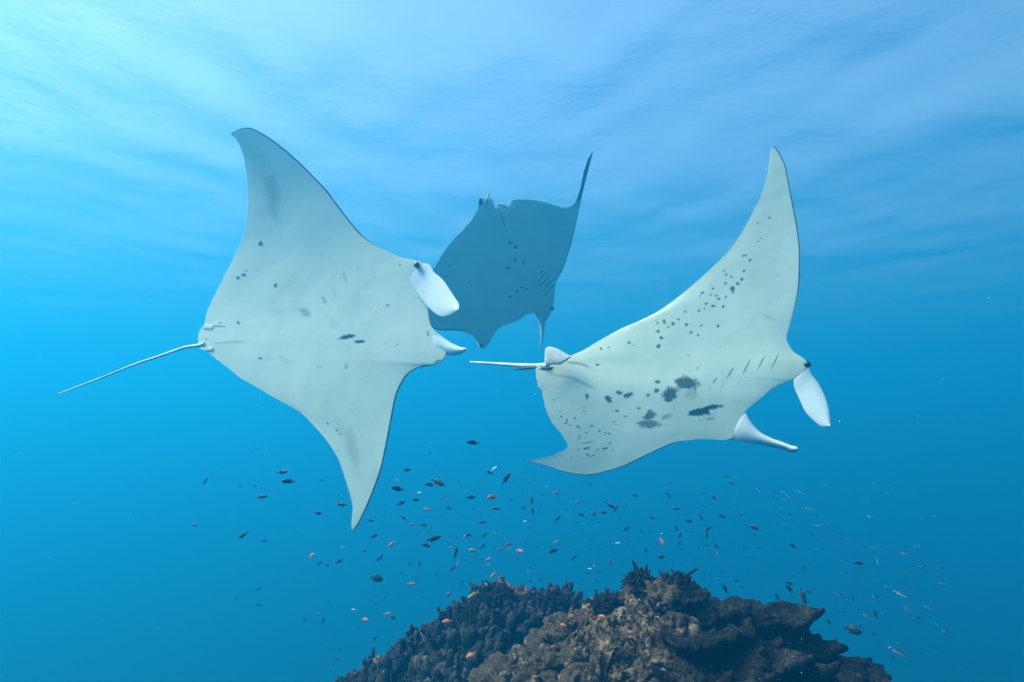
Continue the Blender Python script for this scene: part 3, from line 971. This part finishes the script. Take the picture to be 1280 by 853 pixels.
def bushy_mesh(rng, height, width, n):
    """Dense branching bush: short stems that fork twice, all ending near one rounded outline."""
    parts = []
    for k in range(2 * n):
        a = rng.uniform(0, 6.283)
        tilt = math.acos(rng.uniform(0.05, 1.0))
        d = np.array([math.sin(tilt) * math.cos(a), math.sin(tilt) * math.sin(a), math.cos(tilt)])
        reach = rng.uniform(0.72, 1.0) * (0.94 + 0.10 * math.sin(3 * a + 1) + 0.08 * math.sin(7 * a + 4 * tilt))
        tip = d * np.array([width, width, height]) * reach
        start = tip * rng.uniform(0.3, 0.6)
        mid = (start + tip) / 2 + rng.normal(0, 0.015, 3)
        parts.append(tube_np([start, mid, tip, tip * 1.03], np.array([0.007, 0.008, 0.008, 0.005]) * rng.uniform(0.8, 1.3), 5))
        for j in range(3):
            b0 = start + (tip - start) * rng.uniform(0.45, 0.95)
            b1 = b0 + rng.normal(0, 1, 3) * 0.018 + d * 0.014
            parts.append(tube_np([b0, (b0 + b1) / 2, b1], [0.007, 0.008, 0.005], 5))
    return merge_tubes(parts)


def plate_mesh(rng, r, seed):
    """A spreading plate coral: short stem, shallow ragged funnel with a thick rim."""
    nt_, nr = 72, 12
    th = np.linspace(0, 2 * math.pi, nt_, endpoint=False)
    q = np.stack([np.cos(th), np.sin(th), np.zeros(nt_)], -1)
    edge = r * (1 + 0.30 * fbm(q, 1.3, 3, seed) + 0.13 * vnoise(q, 6, seed + 2) + 0.06 * vnoise(q, 17, seed + 4))
    rows = []
    for k in range(nr):                       # top side from the middle outwards
        u = (k + 0.4) / (nr - 0.6)
        rad = edge * u
        z = 0.16 * r * u ** 1.5 + 0.09 * r * fbm(np.stack([rad * np.cos(th), rad * np.sin(th), 0 * th], -1), 6 / r * 0.4, 3, seed + 7) + 0.010 * vnoise(np.stack([rad * np.cos(th), rad * np.sin(th), 0 * th], -1), 40, seed + 11) * (0.3 + u)
        rows.append(np.stack([rad * np.cos(th), rad * np.sin(th), z], -1))
    rim = rows[-1].copy()
    rim[:, :2] *= 1.02
    rim[:, 2] -= 0.018
    rows.append(rim)
    for k in range(5):                        # underside back to the stem
        u = 0.9 - k * 0.18
        rad = edge * u
        z = 0.16 * r * u ** 1.5 - 0.045 - 0.28 * r * (1 - u) ** 3
        rows.append(np.stack([rad * np.cos(th), rad * np.sin(th), z + 0 * th], -1))
    stem = rows[-1].copy()
    stem[:, :2] *= 0.8
    stem[:, 2] = -0.45 * r - 0.15
    rows.append(stem)
    V = np.stack(rows, 0)
    n = len(rows)
    quads = grid_quads(n, nt_, 0, True, True)
    Vf = np.vstack([V.reshape(-1, 3), [[0, 0, V[0, :, 2].mean()]]])
    i = np.arange(nt_)
    tris = np.stack([np.full(nt_, n * nt_), i, (i + 1) % nt_], -1)
    return Vf, quads, tris


def boulder_mesh(seed):
    bm = bmesh.new()
    bmesh.ops.create_icosphere(bm, subdivisions=4, radius=1.0)
    V = np.array([v.co[:] for v in bm.verts])
    T = np.array([[v.index for v in f.verts] for f in bm.faces])
    bm.free()
    d = 1 + 0.32 * fbm(V, 1.3, 3, seed) + 0.22 * (1 - 2 * np.abs(fbm(V, 2.6, 4, seed + 5))) + 0.12 * vnoise(V, 7, seed + 9)
    V = V * d[:, None] * np.array([1, 0.9, 0.72])
    return V, None, T


def ground(x, y):
    return float(reef_height(np.array([x]), np.array([y]))[0])


def scatter(name, meshes, spots, label, cat, group, sc=(0.8, 1.2), sink=0.03, tilt=0.25, where=None):
    """label may hold {}: it is filled with the landmark that the place is next to."""
    for k, sp in enumerate(spots):
        x, y = sp[0], sp[1]
        o = bpy.data.objects.new(name, meshes[k % len(meshes)])
        COL.objects.link(o)
        s = random.uniform(*sc) * (sp[2] if len(sp) > 2 else 1)
        sz = s * K
        z = ground(x, y) - sink * K + (sp[3] * K if len(sp) > 3 else 0)
        o.location = (x, y, z)
        o.rotation_euler = (random.gauss(0, tilt) , random.gauss(0, tilt), random.uniform(0, 6.28))
        o.scale = (sz, sz, sz * random.uniform(0.9, 1.15))
        size = 'small ' if s < 0.82 else ('large ' if s > 1.1 else '')
        tag(o, label.format(size, where(x, y)) if where else label, cat, group)


def on_mound(x, y):
    z = ground(x, y)
    if z > -0.82:
        return 'near the peak of the far mound'
    if x < -0.6:
        return 'at the outer foot of the far mound'
    return 'on the flank facing the bushy crest corals' if x > 0.1 else 'halfway up the far mound'


def on_ridge(x, y):
    if y > 3.2:
        return 'close under the dark bushy crest corals'
    return 'low on the slope beside the far mound' if x < 0.28 else 'low on the slope beside the plate corals'


def on_slope(x, y):
    if y > 3.2:
        return 'along the top edge of the shaded slope'
    return 'at the outer end of the shaded slope' if x > 1.2 else 'low on the shaded slope beside the tan boulders'


rngc = np.random.default_rng(21)


def as_mesh(name, vqt, material):
    me = mesh_np(name, *vqt)
    me.materials.append(material)
    return me


FINGERS = [as_mesh('finger_coral', finger_mesh(rngc, n_, h_, w_, r_), M_FINGER)
           for n_, h_, w_, r_ in ((18, 0.15, 0.13, 0.030), (14, 0.10, 0.13, 0.038), (24, 0.09, 0.14, 0.028), (12, 0.18, 0.11, 0.034), (20, 0.06, 0.15, 0.034), (9, 0.13, 0.10, 0.045), (30, 0.12, 0.14, 0.021))]
KNOBS = [as_mesh('knobby_coral', finger_mesh(rngc, 20, 0.06, 0.11, 0.026), M_BROWN) for _ in range(4)]
BOULDERS = [as_mesh('reef_boulder', boulder_mesh(100 + 13 * k), M_BOULDER) for k in range(5)]
PLATES = [as_mesh('plate_coral', plate_mesh(rngc, 0.20, 200 + 7 * k), M_PLATE) for k in range(5)]


def pick(px0, px1, Y0, Y1, n, gap, seed, accept=None):
    """Random standing places between two pixel columns and two distances, at least gap metres apart."""
    rng = random.Random(seed)
    out = []
    for _ in range(n * 60):
        if len(out) >= n:
            break
        Y = rng.uniform(Y0, Y1)
        px = rng.uniform(px0, px1)
        x = float(at(px, 760.0, Y)[0])
        if any((x - o[0]) ** 2 + (Y - o[1]) ** 2 < gap * gap for o in out):
            continue
        if accept and not accept(px, Y, x):
            continue
        out.append((x, Y))
    return out


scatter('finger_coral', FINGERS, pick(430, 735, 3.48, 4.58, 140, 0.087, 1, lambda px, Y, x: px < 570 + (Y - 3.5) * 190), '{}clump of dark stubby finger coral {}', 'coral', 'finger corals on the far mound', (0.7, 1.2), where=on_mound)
scatter('knobby_coral', KNOBS, pick(590, 880, 2.53, 3.48, 75, 0.103, 2), '{}low brown knobby coral {}', 'coral', 'knobby corals on the sunlit rock', (0.65, 1.2), where=on_ridge)
scatter('finger_coral', FINGERS, pick(860, 1060, 2.84, 3.48, 26, 0.126, 3), '{}clump of stubby finger coral {}', 'coral', 'finger corals among the plates', (0.6, 0.95), where=on_slope)
scatter('reef_boulder', BOULDERS, [(a, b, random.uniform(0.045, 0.12)) for a, b in pick(600, 880, 2.45, 3.48, 90, 0.085, 4)],
        'tan encrusted boulder {1}', 'rock', 'boulders on the sunlit rock', (0.8, 1.2), 0.02, 0.5, where=on_ridge)
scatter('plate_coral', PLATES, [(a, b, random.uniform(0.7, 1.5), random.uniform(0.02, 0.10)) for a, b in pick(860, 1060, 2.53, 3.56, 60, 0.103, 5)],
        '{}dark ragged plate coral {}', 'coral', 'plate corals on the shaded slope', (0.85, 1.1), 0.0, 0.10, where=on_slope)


def bushy(px, Y, h, w, n, seed, label, zoff=0.0, sq=1.0):
    rng = np.random.default_rng(seed)
    me = as_mesh('bushy_coral', bushy_mesh(rng, h, w, n), M_BUSHY)
    x = float(at(px, 730.0, Y)[0])
    o = link('bushy_coral', me, None, None, (x, Y, ground(x, Y) - 0.03 + zoff))
    o.scale = (1, sq, 1)
    o.rotation_euler.z = rng.uniform(0, 6)
    return tag(o, label, 'coral', 'dark bushy corals along the reef crest')


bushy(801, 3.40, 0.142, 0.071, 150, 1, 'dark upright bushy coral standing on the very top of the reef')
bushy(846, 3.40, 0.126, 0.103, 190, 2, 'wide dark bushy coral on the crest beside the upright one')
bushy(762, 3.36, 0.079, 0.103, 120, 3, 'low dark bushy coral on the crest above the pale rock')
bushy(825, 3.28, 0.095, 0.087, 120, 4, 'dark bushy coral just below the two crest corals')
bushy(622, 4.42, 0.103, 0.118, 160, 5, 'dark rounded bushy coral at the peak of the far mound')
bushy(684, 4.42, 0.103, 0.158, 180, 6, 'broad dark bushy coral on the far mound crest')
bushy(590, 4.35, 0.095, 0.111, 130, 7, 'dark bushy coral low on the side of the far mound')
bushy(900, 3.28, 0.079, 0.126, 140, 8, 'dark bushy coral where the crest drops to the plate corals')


# ------------------------------------------------------------------ fish
def fish_meshes(name, depth, width, fork, material):
    """Body, tail fin, dorsal fin and anal fin of a fish of unit length heading +X."""
    x = np.array([0.5, 0.47, 0.40, 0.28, 0.12, -0.05, -0.2, -0.30, -0.36])
    h = np.array([0.02, 0.30, 0.62, 0.92, 1.0, 0.86, 0.52, 0.28, 0.22]) * depth / 2
    w = np.array([0.02, 0.40, 0.75, 1.0, 0.95, 0.72, 0.4, 0.2, 0.1]) * width / 2
    ns = 12
    th = np.linspace(0, 2 * math.pi, ns, endpoint=False)
    V = np.stack([np.stack([np.full(ns, x[k]), w[k] * np.cos(th), h[k] * np.sin(th) * np.where(np.sin(th) > 0, 1, 1.05)], -1) for k in range(len(x))], 0)
    q = grid_quads(len(x), ns, 0, False, True)
    i = np.arange(ns)
    Vb = np.vstack([V.reshape(-1, 3), [[x[0], 0, 0]], [[x[-1], 0, 0]]])
    n = len(x) * ns
    b0 = (len(x) - 1) * ns
    t = np.vstack([np.stack([np.full(ns, n), (i + 1) % ns, i], -1)[:, ::-1], np.stack([np.full(ns, n + 1), b0 + i, b0 + (i + 1) % ns], -1)[:, ::-1]])
    body = as_mesh(name, (Vb, q, t), material)

    def plate(nm, outline, th_):
        m = len(outline)
        o = np.array(outline, float)
        A = np.stack([o[:, 0], np.full(m, th_), o[:, 1]], -1)
        B = A.copy()
        B[:, 1] = -th_
        c = np.array([[o[:, 0].mean(), th_ * 1.5, o[:, 1].mean()], [o[:, 0].mean(), -th_ * 1.5, o[:, 1].mean()]])
        Vv = np.vstack([A, B, c])
        k = np.arange(m)
        k2 = (k + 1) % m
        tri = np.vstack([np.stack([np.full(m, 2 * m), k, k2], -1), np.stack([np.full(m, 2 * m + 1), m + k2, m + k], -1)])
        qd = np.stack([k, m + k, m + k2, k2], -1)
        return as_mesh(nm, (Vv, qd, tri), material)
    d = depth / 2
    tail = plate('tail_fin', [(-0.33, 0.035), (-0.42, d * 0.55), (-0.5, d * 0.95), (-0.5 + fork, 0.0), (-0.5, -d * 0.95), (-0.42, -d * 0.55), (-0.33, -0.035)], 0.007)
    dors = plate('dorsal_fin', [(0.24, d * 0.82), (0.14, d * 1.32), (-0.04, d * 1.30), (-0.2, d * 1.0), (-0.27, d * 0.35), (-0.05, d * 0.7), (0.1, d * 0.9)], 0.006)
    anal = plate('anal_fin', [(0.02, -d * 0.85), (-0.10, -d * 1.22), (-0.22, -d * 0.95), (-0.27, -d * 0.35), (-0.1, -d * 0.6)], 0.006)
    return body, [('tail_fin', tail), ('dorsal_fin', dors), ('anal_fin', anal)]


SPEC = {   # kind: (mesh data, usual length in metres, group, category, label)
    'd': (fish_meshes('dark_fish', 0.27, 0.13, 0.09, M_FDARK), 0.085, 'dark small fish above the reef', 'small dark blue-black fish'),
    'f': (fish_meshes('dim_fish', 0.27, 0.13, 0.09, M_FDARK), 0.10, 'faint fish far behind the reef', 'tiny faint far-off fish'),
    'g': (fish_meshes('green_fish', 0.27, 0.13, 0.09, M_FGREEN), 0.09, 'greenish small fish', 'small dull green fish'),
    'o': (fish_meshes('orange_fish', 0.32, 0.15, 0.10, M_FORANGE), 0.07, 'orange anthias around the reef', 'small bright orange fish'),
    'w': (fish_meshes('white_fish', 0.26, 0.12, 0.08, M_FPALE), 0.05, 'tiny white fish', 'tiny pale white fish'),
    'y': (fish_meshes('yellow_fish', 0.24, 0.13, 0.08, M_FYELLOW), 0.09, 'yellow fish', 'slender yellow-brown fish'),
    'p': (fish_meshes('silver_fish', 0.19, 0.11, 0.10, M_FSILVER), 0.16, 'silver-blue schooling fish', 'slim silver-blue fish'),
    'D': (fish_meshes('dark_fish', 0.46, 0.18, 0.05, M_FDARK), 0.10, 'deep-bodied dark fish', 'deep-bodied oval dark fish'),
}
TILES = [
    (220, 540, [(545, 108, 34, -10, 'd'), (235, 285, 34, -60, 'd'), (195, 328, 60, -50, 'd'), (430, 360, 38, -20, 'd'), (525, 362, 30, 20, 'd'), (708, 267, 84, -5, 'd'), (748, 330, 84, 2, 'd'), (570, 433, 80, -6, 'g'),
                (975, 322, 36, -15, 'f'), (808, 527, 20, -30, 'f'), (950, 543, 64, 10, 'd'), (1108, 484, 76, 0, 'd'), (125, 623, 52, 4, 'd'), (450, 688, 80, -35, 'd'), (588, 728, 44, 0, 'f'), (1110, 772, 30, -30, 'o'), (1258, 792, 44, 0, 'd')]),
    (460, 540, [(700, 72, 84, 6, 'd'), (410, 140, 32, -30, 'd'), (260, 253, 60, -12, 'd'), (437, 265, 26, 60, 'd'), (465, 335, 100, 25, 'd'), (413, 353, 60, 8, 'f'), (197, 380, 84, 16, 'd'), (808, 272, 50, 20, 'd'),
                (840, 247, 50, -35, 'w'), (920, 312, 95, -55, 'd'), (1020, 272, 26, 80, 'f'), (195, 323, 30, 10, 'o'), (340, 406, 30, -5, 'w'), (507, 438, 32, 25, 'o'), (690, 436, 64, -3, 'd'), (830, 436, 68, 0, 'o'),
                (318, 456, 46, 3, 'd'), (220, 477, 56, -18, 'f'), (125, 487, 26, 20, 'f'), (395, 518, 50, 18, 'o'), (540, 510, 46, 15, 'd'), (597, 542, 28, 5, 'd'), (855, 512, 60, 5, 'g'), (708, 512, 32, 88, 'f'),
                (1040, 510, 34, 25, 'd'), (1025, 398, 32, -30, 'd'), (1088, 450, 60, 80, 'f'), (1097, 525, 50, 80, 'd'), (1145, 530, 40, 80, 'd'), (238, 575, 56, 35, 'd'), (18, 592, 44, 5, 'd'), (290, 618, 36, 0, 'o'),
                (368, 621, 56, 10, 'd'), (758, 602, 56, 0, 'd'), (1047, 597, 22, 0, 'w'), (328, 689, 28, -40, 'd'), (42, 695, 56, -20, 'd'), (160, 748, 56, -35, 'o'), (435, 713, 98, -15, 'd'), (385, 758, 60, 20, 'd'),
                (533, 732, 36, -5, 'd'), (670, 690, 44, -5, 'd'), (643, 703, 36, -60, 'o'), (775, 692, 46, -35, 'd'), (770, 758, 44, -70, 'd'), (845, 672, 22, 60, 'o'), (825, 713, 20, -60, 'f'), (940, 750, 44, 8, 'o'),
                (945, 776, 26, 60, 'o'), (885, 785, 38, 5, 'o'), (695, 788, 44, 5, 'o'), (1012, 792, 44, 0, 'o'), (592, 780, 46, 85, 'd'), (555, 770, 24, 0, 'o'), (1253, 733, 34, -15, 'o'), (1265, 580, 56, -50, 'd'),
                (1258, 408, 44, 15, 'o'), (1105, 750, 22, 0, 'f'), (1235, 792, 60, -5, 'd'), (415, 640, 36, 85, 'f'), (1190, 366, 22, 0, 'w'), (110, 555, 24, -40, 'f')]),
    (700, 540, [(197, 349, 36, 25, 'd'), (120, 465, 38, -25, 'o'), (145, 556, 52, 28, 'd'), (225, 545, 50, 55, 'o'), (287, 538, 50, 10, 'd'), (345, 497, 60, 25, 'd'), (372, 510, 56, -65, 'd'), (305, 473, 36, 45, 'd'),
                (493, 420, 48, 22, 'd'), (722, 418, 54, 68, 'd'), (715, 466, 28, -30, 'd'), (773, 514, 50, -5, 'd'), (862, 597, 52, 10, 'd'), (803, 542, 22, 60, 'd'), (778, 590, 24, -40, 'f'), (618, 574, 44, 10, 'g'),
                (440, 648, 52, -28, 'd'), (545, 661, 24, -10, 'f'), (593, 652, 20, 0, 'f'), (775, 643, 42, 72, 'd'), (797, 692, 52, -68, 'd'), (800, 738, 38, -10, 'd'), (680, 732, 58, 62, 'o'), (937, 563, 50, 72, 'd'),
                (985, 650, 56, -60, 'd'), (977, 685, 50, 85, 'd'), (925, 763, 36, 85, 'd'), (1025, 438, 50, 40, 'd'), (1083, 564, 56, 28, 'd'), (1045, 763, 42, 35, 'd'), (1200, 545, 36, 60, 'f'), (1270, 628, 36, 10, 'd'),
                (1195, 755, 24, 10, 'f'), (250, 752, 20, 0, 'd'), (310, 768, 30, 60, 'd'), (383, 742, 34, -10, 'w'), (875, 670, 32, 0, 'f'), (572, 785, 40, 60, 'd'), (1140, 343, 40, 25, 'f'), (1110, 298, 40, 5, 'f')]),
    (940, 540, [(20, 640, 64, 22, 'd'), (15, 684, 34, -40, 'd'), (272, 760, 52, 32, 'd'), (405, 680, 36, 50, 'd'), (45, 390, 50, 38, 'p'), (165, 450, 40, 25, 'p'), (250, 430, 48, 25, 'p'), (155, 408, 44, 25, 'p'),
                (205, 400, 36, 25, 'p'), (395, 515, 70, 15, 'p'), (428, 567, 52, 5, 'p'), (255, 553, 56, 28, 'p'), (315, 595, 44, 20, 'p'), (452, 625, 44, -5, 'p'), (515, 618, 40, 28, 'p'), (600, 470, 36, 22, 'p'),
                (460, 703, 52, 10, 'p'), (585, 688, 52, 12, 'p'), (645, 720, 44, 15, 'p'), (775, 687, 56, 12, 'p'), (740, 768, 48, 15, 'p'), (850, 775, 80, 3, 'p'), (325, 400, 50, 25, 'p')]),
    (280, 690, [(585, 25, 50, -35, 'o'), (638, 75, 40, -20, 'd'), (690, 87, 42, -12, 'd'), (770, 62, 50, -30, 'f'), (775, 107, 34, -20, 'd'), (540, 138, 34, -20, 'g'), (1040, 38, 64, -45, 'd'), (1238, 80, 36, 35, 'd'),
                (1190, 137, 36, 30, 'd'), (1018, 178, 84, 12, 'D'), (1250, 215, 60, 2, 'o'), (1005, 287, 34, -8, 'f'), (1073, 305, 28, -80, 'd'), (1013, 343, 30, -45, 'd'), (230, 245, 44, -40, 'd'), (85, 312, 40, -45, 'f'),
                (700, 328, 30, -5, 'f'), (625, 410, 28, 20, 'o'), (533, 460, 44, -60, 'd'), (660, 462, 50, -75, 'f'), (865, 385, 30, 0, 'w'), (860, 412, 30, 80, 'f'), (940, 452, 48, -8, 'o'), (898, 502, 26, 20, 'd'),
                (1092, 415, 50, -10, 'o'), (1128, 440, 44, 35, 'd'), (1005, 580, 44, -60, 'd'), (680, 575, 30, -10, 'd'), (655, 615, 22, -30, 'd'), (767, 648, 30, 20, 'd'), (748, 713, 44, 10, 'd'), (733, 750, 30, -35, 'd'),
                (1115, 625, 50, 30, 'd'), (960, 122, 28, 0, 'f'), (1000, 128, 30, 0, 'f'), (235, 355, 36, 10, 'f')]),
    (500, 680, [(370, 62, 92, -72, 'd'), (483, 46, 50, 8, 'o'), (557, 10, 44, -75, 'd'), (670, 38, 38, 5, 'o'), (722, 5, 34, 0, 'd'), (730, 24, 24, 80, 'o'), (800, 50, 44, 10, 'o'), (1018, 50, 60, -12, 'd'), (1160, 92, 44, -40, 'd'),
                (783, 96, 36, 0, 'd'), (542, 102, 36, 0, 'd'), (590, 100, 36, -40, 'o'), (588, 140, 24, -20, 'o'), (505, 96, 24, 0, 'f'), (385, 130, 32, -60, 'o'), (355, 165, 48, -30, 'd'), (128, 132, 44, 80, 'd'), (65, 135, 36, 35, 'd'),
                (240, 196, 44, 55, 'd'), (340, 22, 20, 0, 'o'), (622, 208, 48, -45, 'o'), (728, 280, 52, 48, 'o'), (915, 186, 24, 0, 'o'), (860, 183, 20, 0, 'o'), (490, 340, 78, -25, 'y'), (320, 343, 44, -70, 'o'), (890, 323, 28, 0, 'o'),
                (842, 300, 40, 85, 'w'), (573, 268, 20, 0, 'w'), (1090, 543, 44, 5, 'o'), (470, 745, 70, -30, 'o'), (315, 518, 70, -8, 'o'), (465, 258, 26, 80, 'd'), (1028, 690, 50, 5, 'o'), (182, 435, 26, 20, 'f'), (1255, 198, 28, -45, 'd'),
                (1110, 248, 20, 0, 'f'), (1200, 260, 20, 0, 'd')]),
    (720, 660, [(570, 193, 48, 0, 'D'), (465, 150, 42, 65, 'd'), (228, 228, 50, 65, 'o'), (123, 260, 40, 62, 'w'), (90, 273, 30, 0, 'w'), (80, 303, 30, 0, 'd'), (150, 293, 34, -20, 'f'), (945, 178, 32, 80, 'o'), (858, 305, 28, 85, 'd'),
                (975, 292, 26, 80, 'f'), (1005, 320, 22, 0, 'f'), (1068, 355, 44, 3, 'd'), (1097, 393, 34, 0, 'd'), (990, 400, 70, 60, 'd'), (1190, 293, 26, -60, 'f'), (1272, 250, 30, 0, 'd'), (1240, 420, 26, -60, 'f'), (170, 590, 44, 0, 'o'),
                (140, 355, 30, 40, 'f'), (205, 130, 30, 60, 'd')]),
    (960, 680, [(245, 160, 40, 55, 'd'), (205, 190, 28, 80, 'd'), (138, 263, 56, 15, 'd'), (143, 300, 70, 45, 'd'), (60, 352, 58, 62, 'd'), (232, 345, 100, 80, 'd'), (265, 318, 44, 10, 'd'), (345, 446, 44, 10, 'd'), (420, 457, 36, 60, 'd'),
                (407, 521, 50, 45, 'd'), (508, 457, 26, 20, 'f'), (320, 515, 26, 10, 'f'), (567, 360, 50, 65, 'd'), (605, 128, 56, 3, 'd'), (568, 575, 84, 12, 'D'), (618, 552, 34, 10, 'd'), (714, 467, 56, 65, 'd'), (703, 595, 44, -80, 'd'),
                (520, 197, 60, 3, 'p'), (548, 275, 44, -60, 'p'), (480, 345, 80, 25, 'p'), (720, 355, 90, 28, 'p'), (675, 487, 76, 25, 'p'), (940, 185, 70, 5, 'p'), (1045, 155, 76, 3, 'p'), (1150, 165, 70, 15, 'p'), (945, 295, 70, 5, 'p'),
                (885, 335, 72, 28, 'p'), (940, 430, 66, 25, 'p'), (1000, 500, 100, 12, 'p'), (1075, 428, 70, 20, 'p'), (1130, 540, 40, 45, 'p'), (870, 720, 120, 28, 'p'), (825, 752, 36, 20, 'd'), (1030, 740, 60, 25, 'p'), (860, 648, 40, 30, 'p'),
                (740, 680, 26, 0, 'f'), (1165, 265, 40, 0, 'p'), (735, 258, 30, -50, 'f'), (1195, 590, 90, 25, 'p'), (910, 65, 50, 0, 'p')]),
]


_r = random.Random(5)
for _k, _n, _x, _y in ((2, 46, (20, 1260), (330, 790)), (6, 26, (300, 1270), (20, 400)), (3, 22, (60, 1200), (330, 790)), (7, 30, (60, 1270), (20, 760)), (1, 30, (200, 1270), (330, 790)), (5, 22, (20, 1260), (0, 300))):
    for _ in range(_n):      # the faint far fish of the school, too small to place one by one
        TILES[_k][2].append((_r.uniform(*_x), _r.uniform(*_y), _r.uniform(16, 30), _r.choice((-30, -10, 5, 20, 35, 65, 80)), _r.choice('fffd' if _k != 7 and _k != 3 else 'fpp')))


def reef_limit(px, py, Ymax):
    """Distance ahead at which a pixel's ray enters the reef (or Ymax)."""
    Y = np.linspace(2.0, Ymax, 160)
    P = at(np.full(160, float(px)), np.full(160, float(py)), Y)
    hit = P[:, 2] < reef_height(P[:, 0], P[:, 1]) + 0.17
    return Y[np.argmax(hit)] if hit.any() else Ymax


PLACES = ['under the lowered wing of the long-tailed manta', 'in the school below the shaded manta', 'between the spotted manta and the reef crest',
          'in the loose school under the spotted manta', 'in open water beside the far mound', 'close around the far coral mound', 'around the dark bushy crest corals',
          'off the shaded plate coral slope']


def build_fish():
    rng = random.Random(77)
    for place, (ox, oy, items) in zip(PLACES, TILES):
        for (zx, zy, ln, ang, kind) in items:
            px, py = ox + zx / 5.333, oy + zy / 5.333
            app = ln / 5.333
            (body, fins), usual, group, label = SPEC[kind]
            yaw = R(rng.uniform(-38, 38))
            length = usual * rng.uniform(0.88, 1.15)
            Y = length * math.cos(yaw) * F / app
            far = 24.0 if kind in 'pf' else 13.0
            Y2 = min(Y, far, reef_limit(px, py, 14.0) - 0.12)
            Y2 = max(Y2, 2.4)
            length *= Y2 / Y
            p = at(px, py, Y2)
            head = rng.choice((-1, 1)) if abs(ang) < 50 else 1
            a = R(ang)
            fwd = Vector((math.cos(a), 0, -math.sin(a))) * head
            fwd = (fwd * math.cos(yaw) + Vector((0, math.sin(yaw), 0))).normalized()
            upv = Vector((0, 0, 1)) if abs(fwd.z) < 0.9 else Vector((1, 0, 0.2))
            side = upv.cross(fwd).normalized()
            up2 = fwd.cross(side).normalized()
            M = Matrix((fwd, side, up2)).transposed().to_4x4()
            o = bpy.data.objects.new({'d': 'dark_fish', 'f': 'dim_fish', 'g': 'green_fish', 'o': 'orange_fish', 'w': 'white_fish', 'y': 'yellow_fish', 'p': 'silver_fish', 'D': 'oval_fish'}[kind], body)
            COL.objects.link(o)
            o.matrix_world = Matrix.Translation(p) @ M @ Matrix.Diagonal((length, length, length, 1))
            tag(o, label + (' swimming steeply ' if abs(ang) > 45 else (' slanting ' if abs(ang) > 14 else ' swimming level ')) + place, 'fish', group)
            for nm, me in fins:
                if app < 7 and nm != 'tail_fin':
                    continue
                c = bpy.data.objects.new(nm, me)
                COL.objects.link(c)
                c.parent = o


build_fish()


# ------------------------------------------------------------------ specks drifting in the water
def build_specks():
    rng = np.random.default_rng(3)
    V0, q0 = ball_np(1.0, 6, 4)
    Vs, Qs, n = [], [], 0
    for k in range(420):
        p = at(rng.uniform(-60, 1340), rng.uniform(-40, 890), rng.uniform(1.2, 6.0))
        if p[2] < reef_height(p[:1], p[1:2])[0] + 0.1:
            continue
        Vs.append(V0 * rng.uniform(0.0004, 0.0013) * rng.uniform(0.6, 1.4, 3) + p)
        Qs.append(q0 + n)
        n += len(V0)
    o = link('plankton', mesh_np('plankton', np.vstack(Vs), np.vstack(Qs)), M_FPALE)
    tag(o, 'tiny pale specks of plankton drifting in the water', 'plankton', kind='stuff')


build_specks()
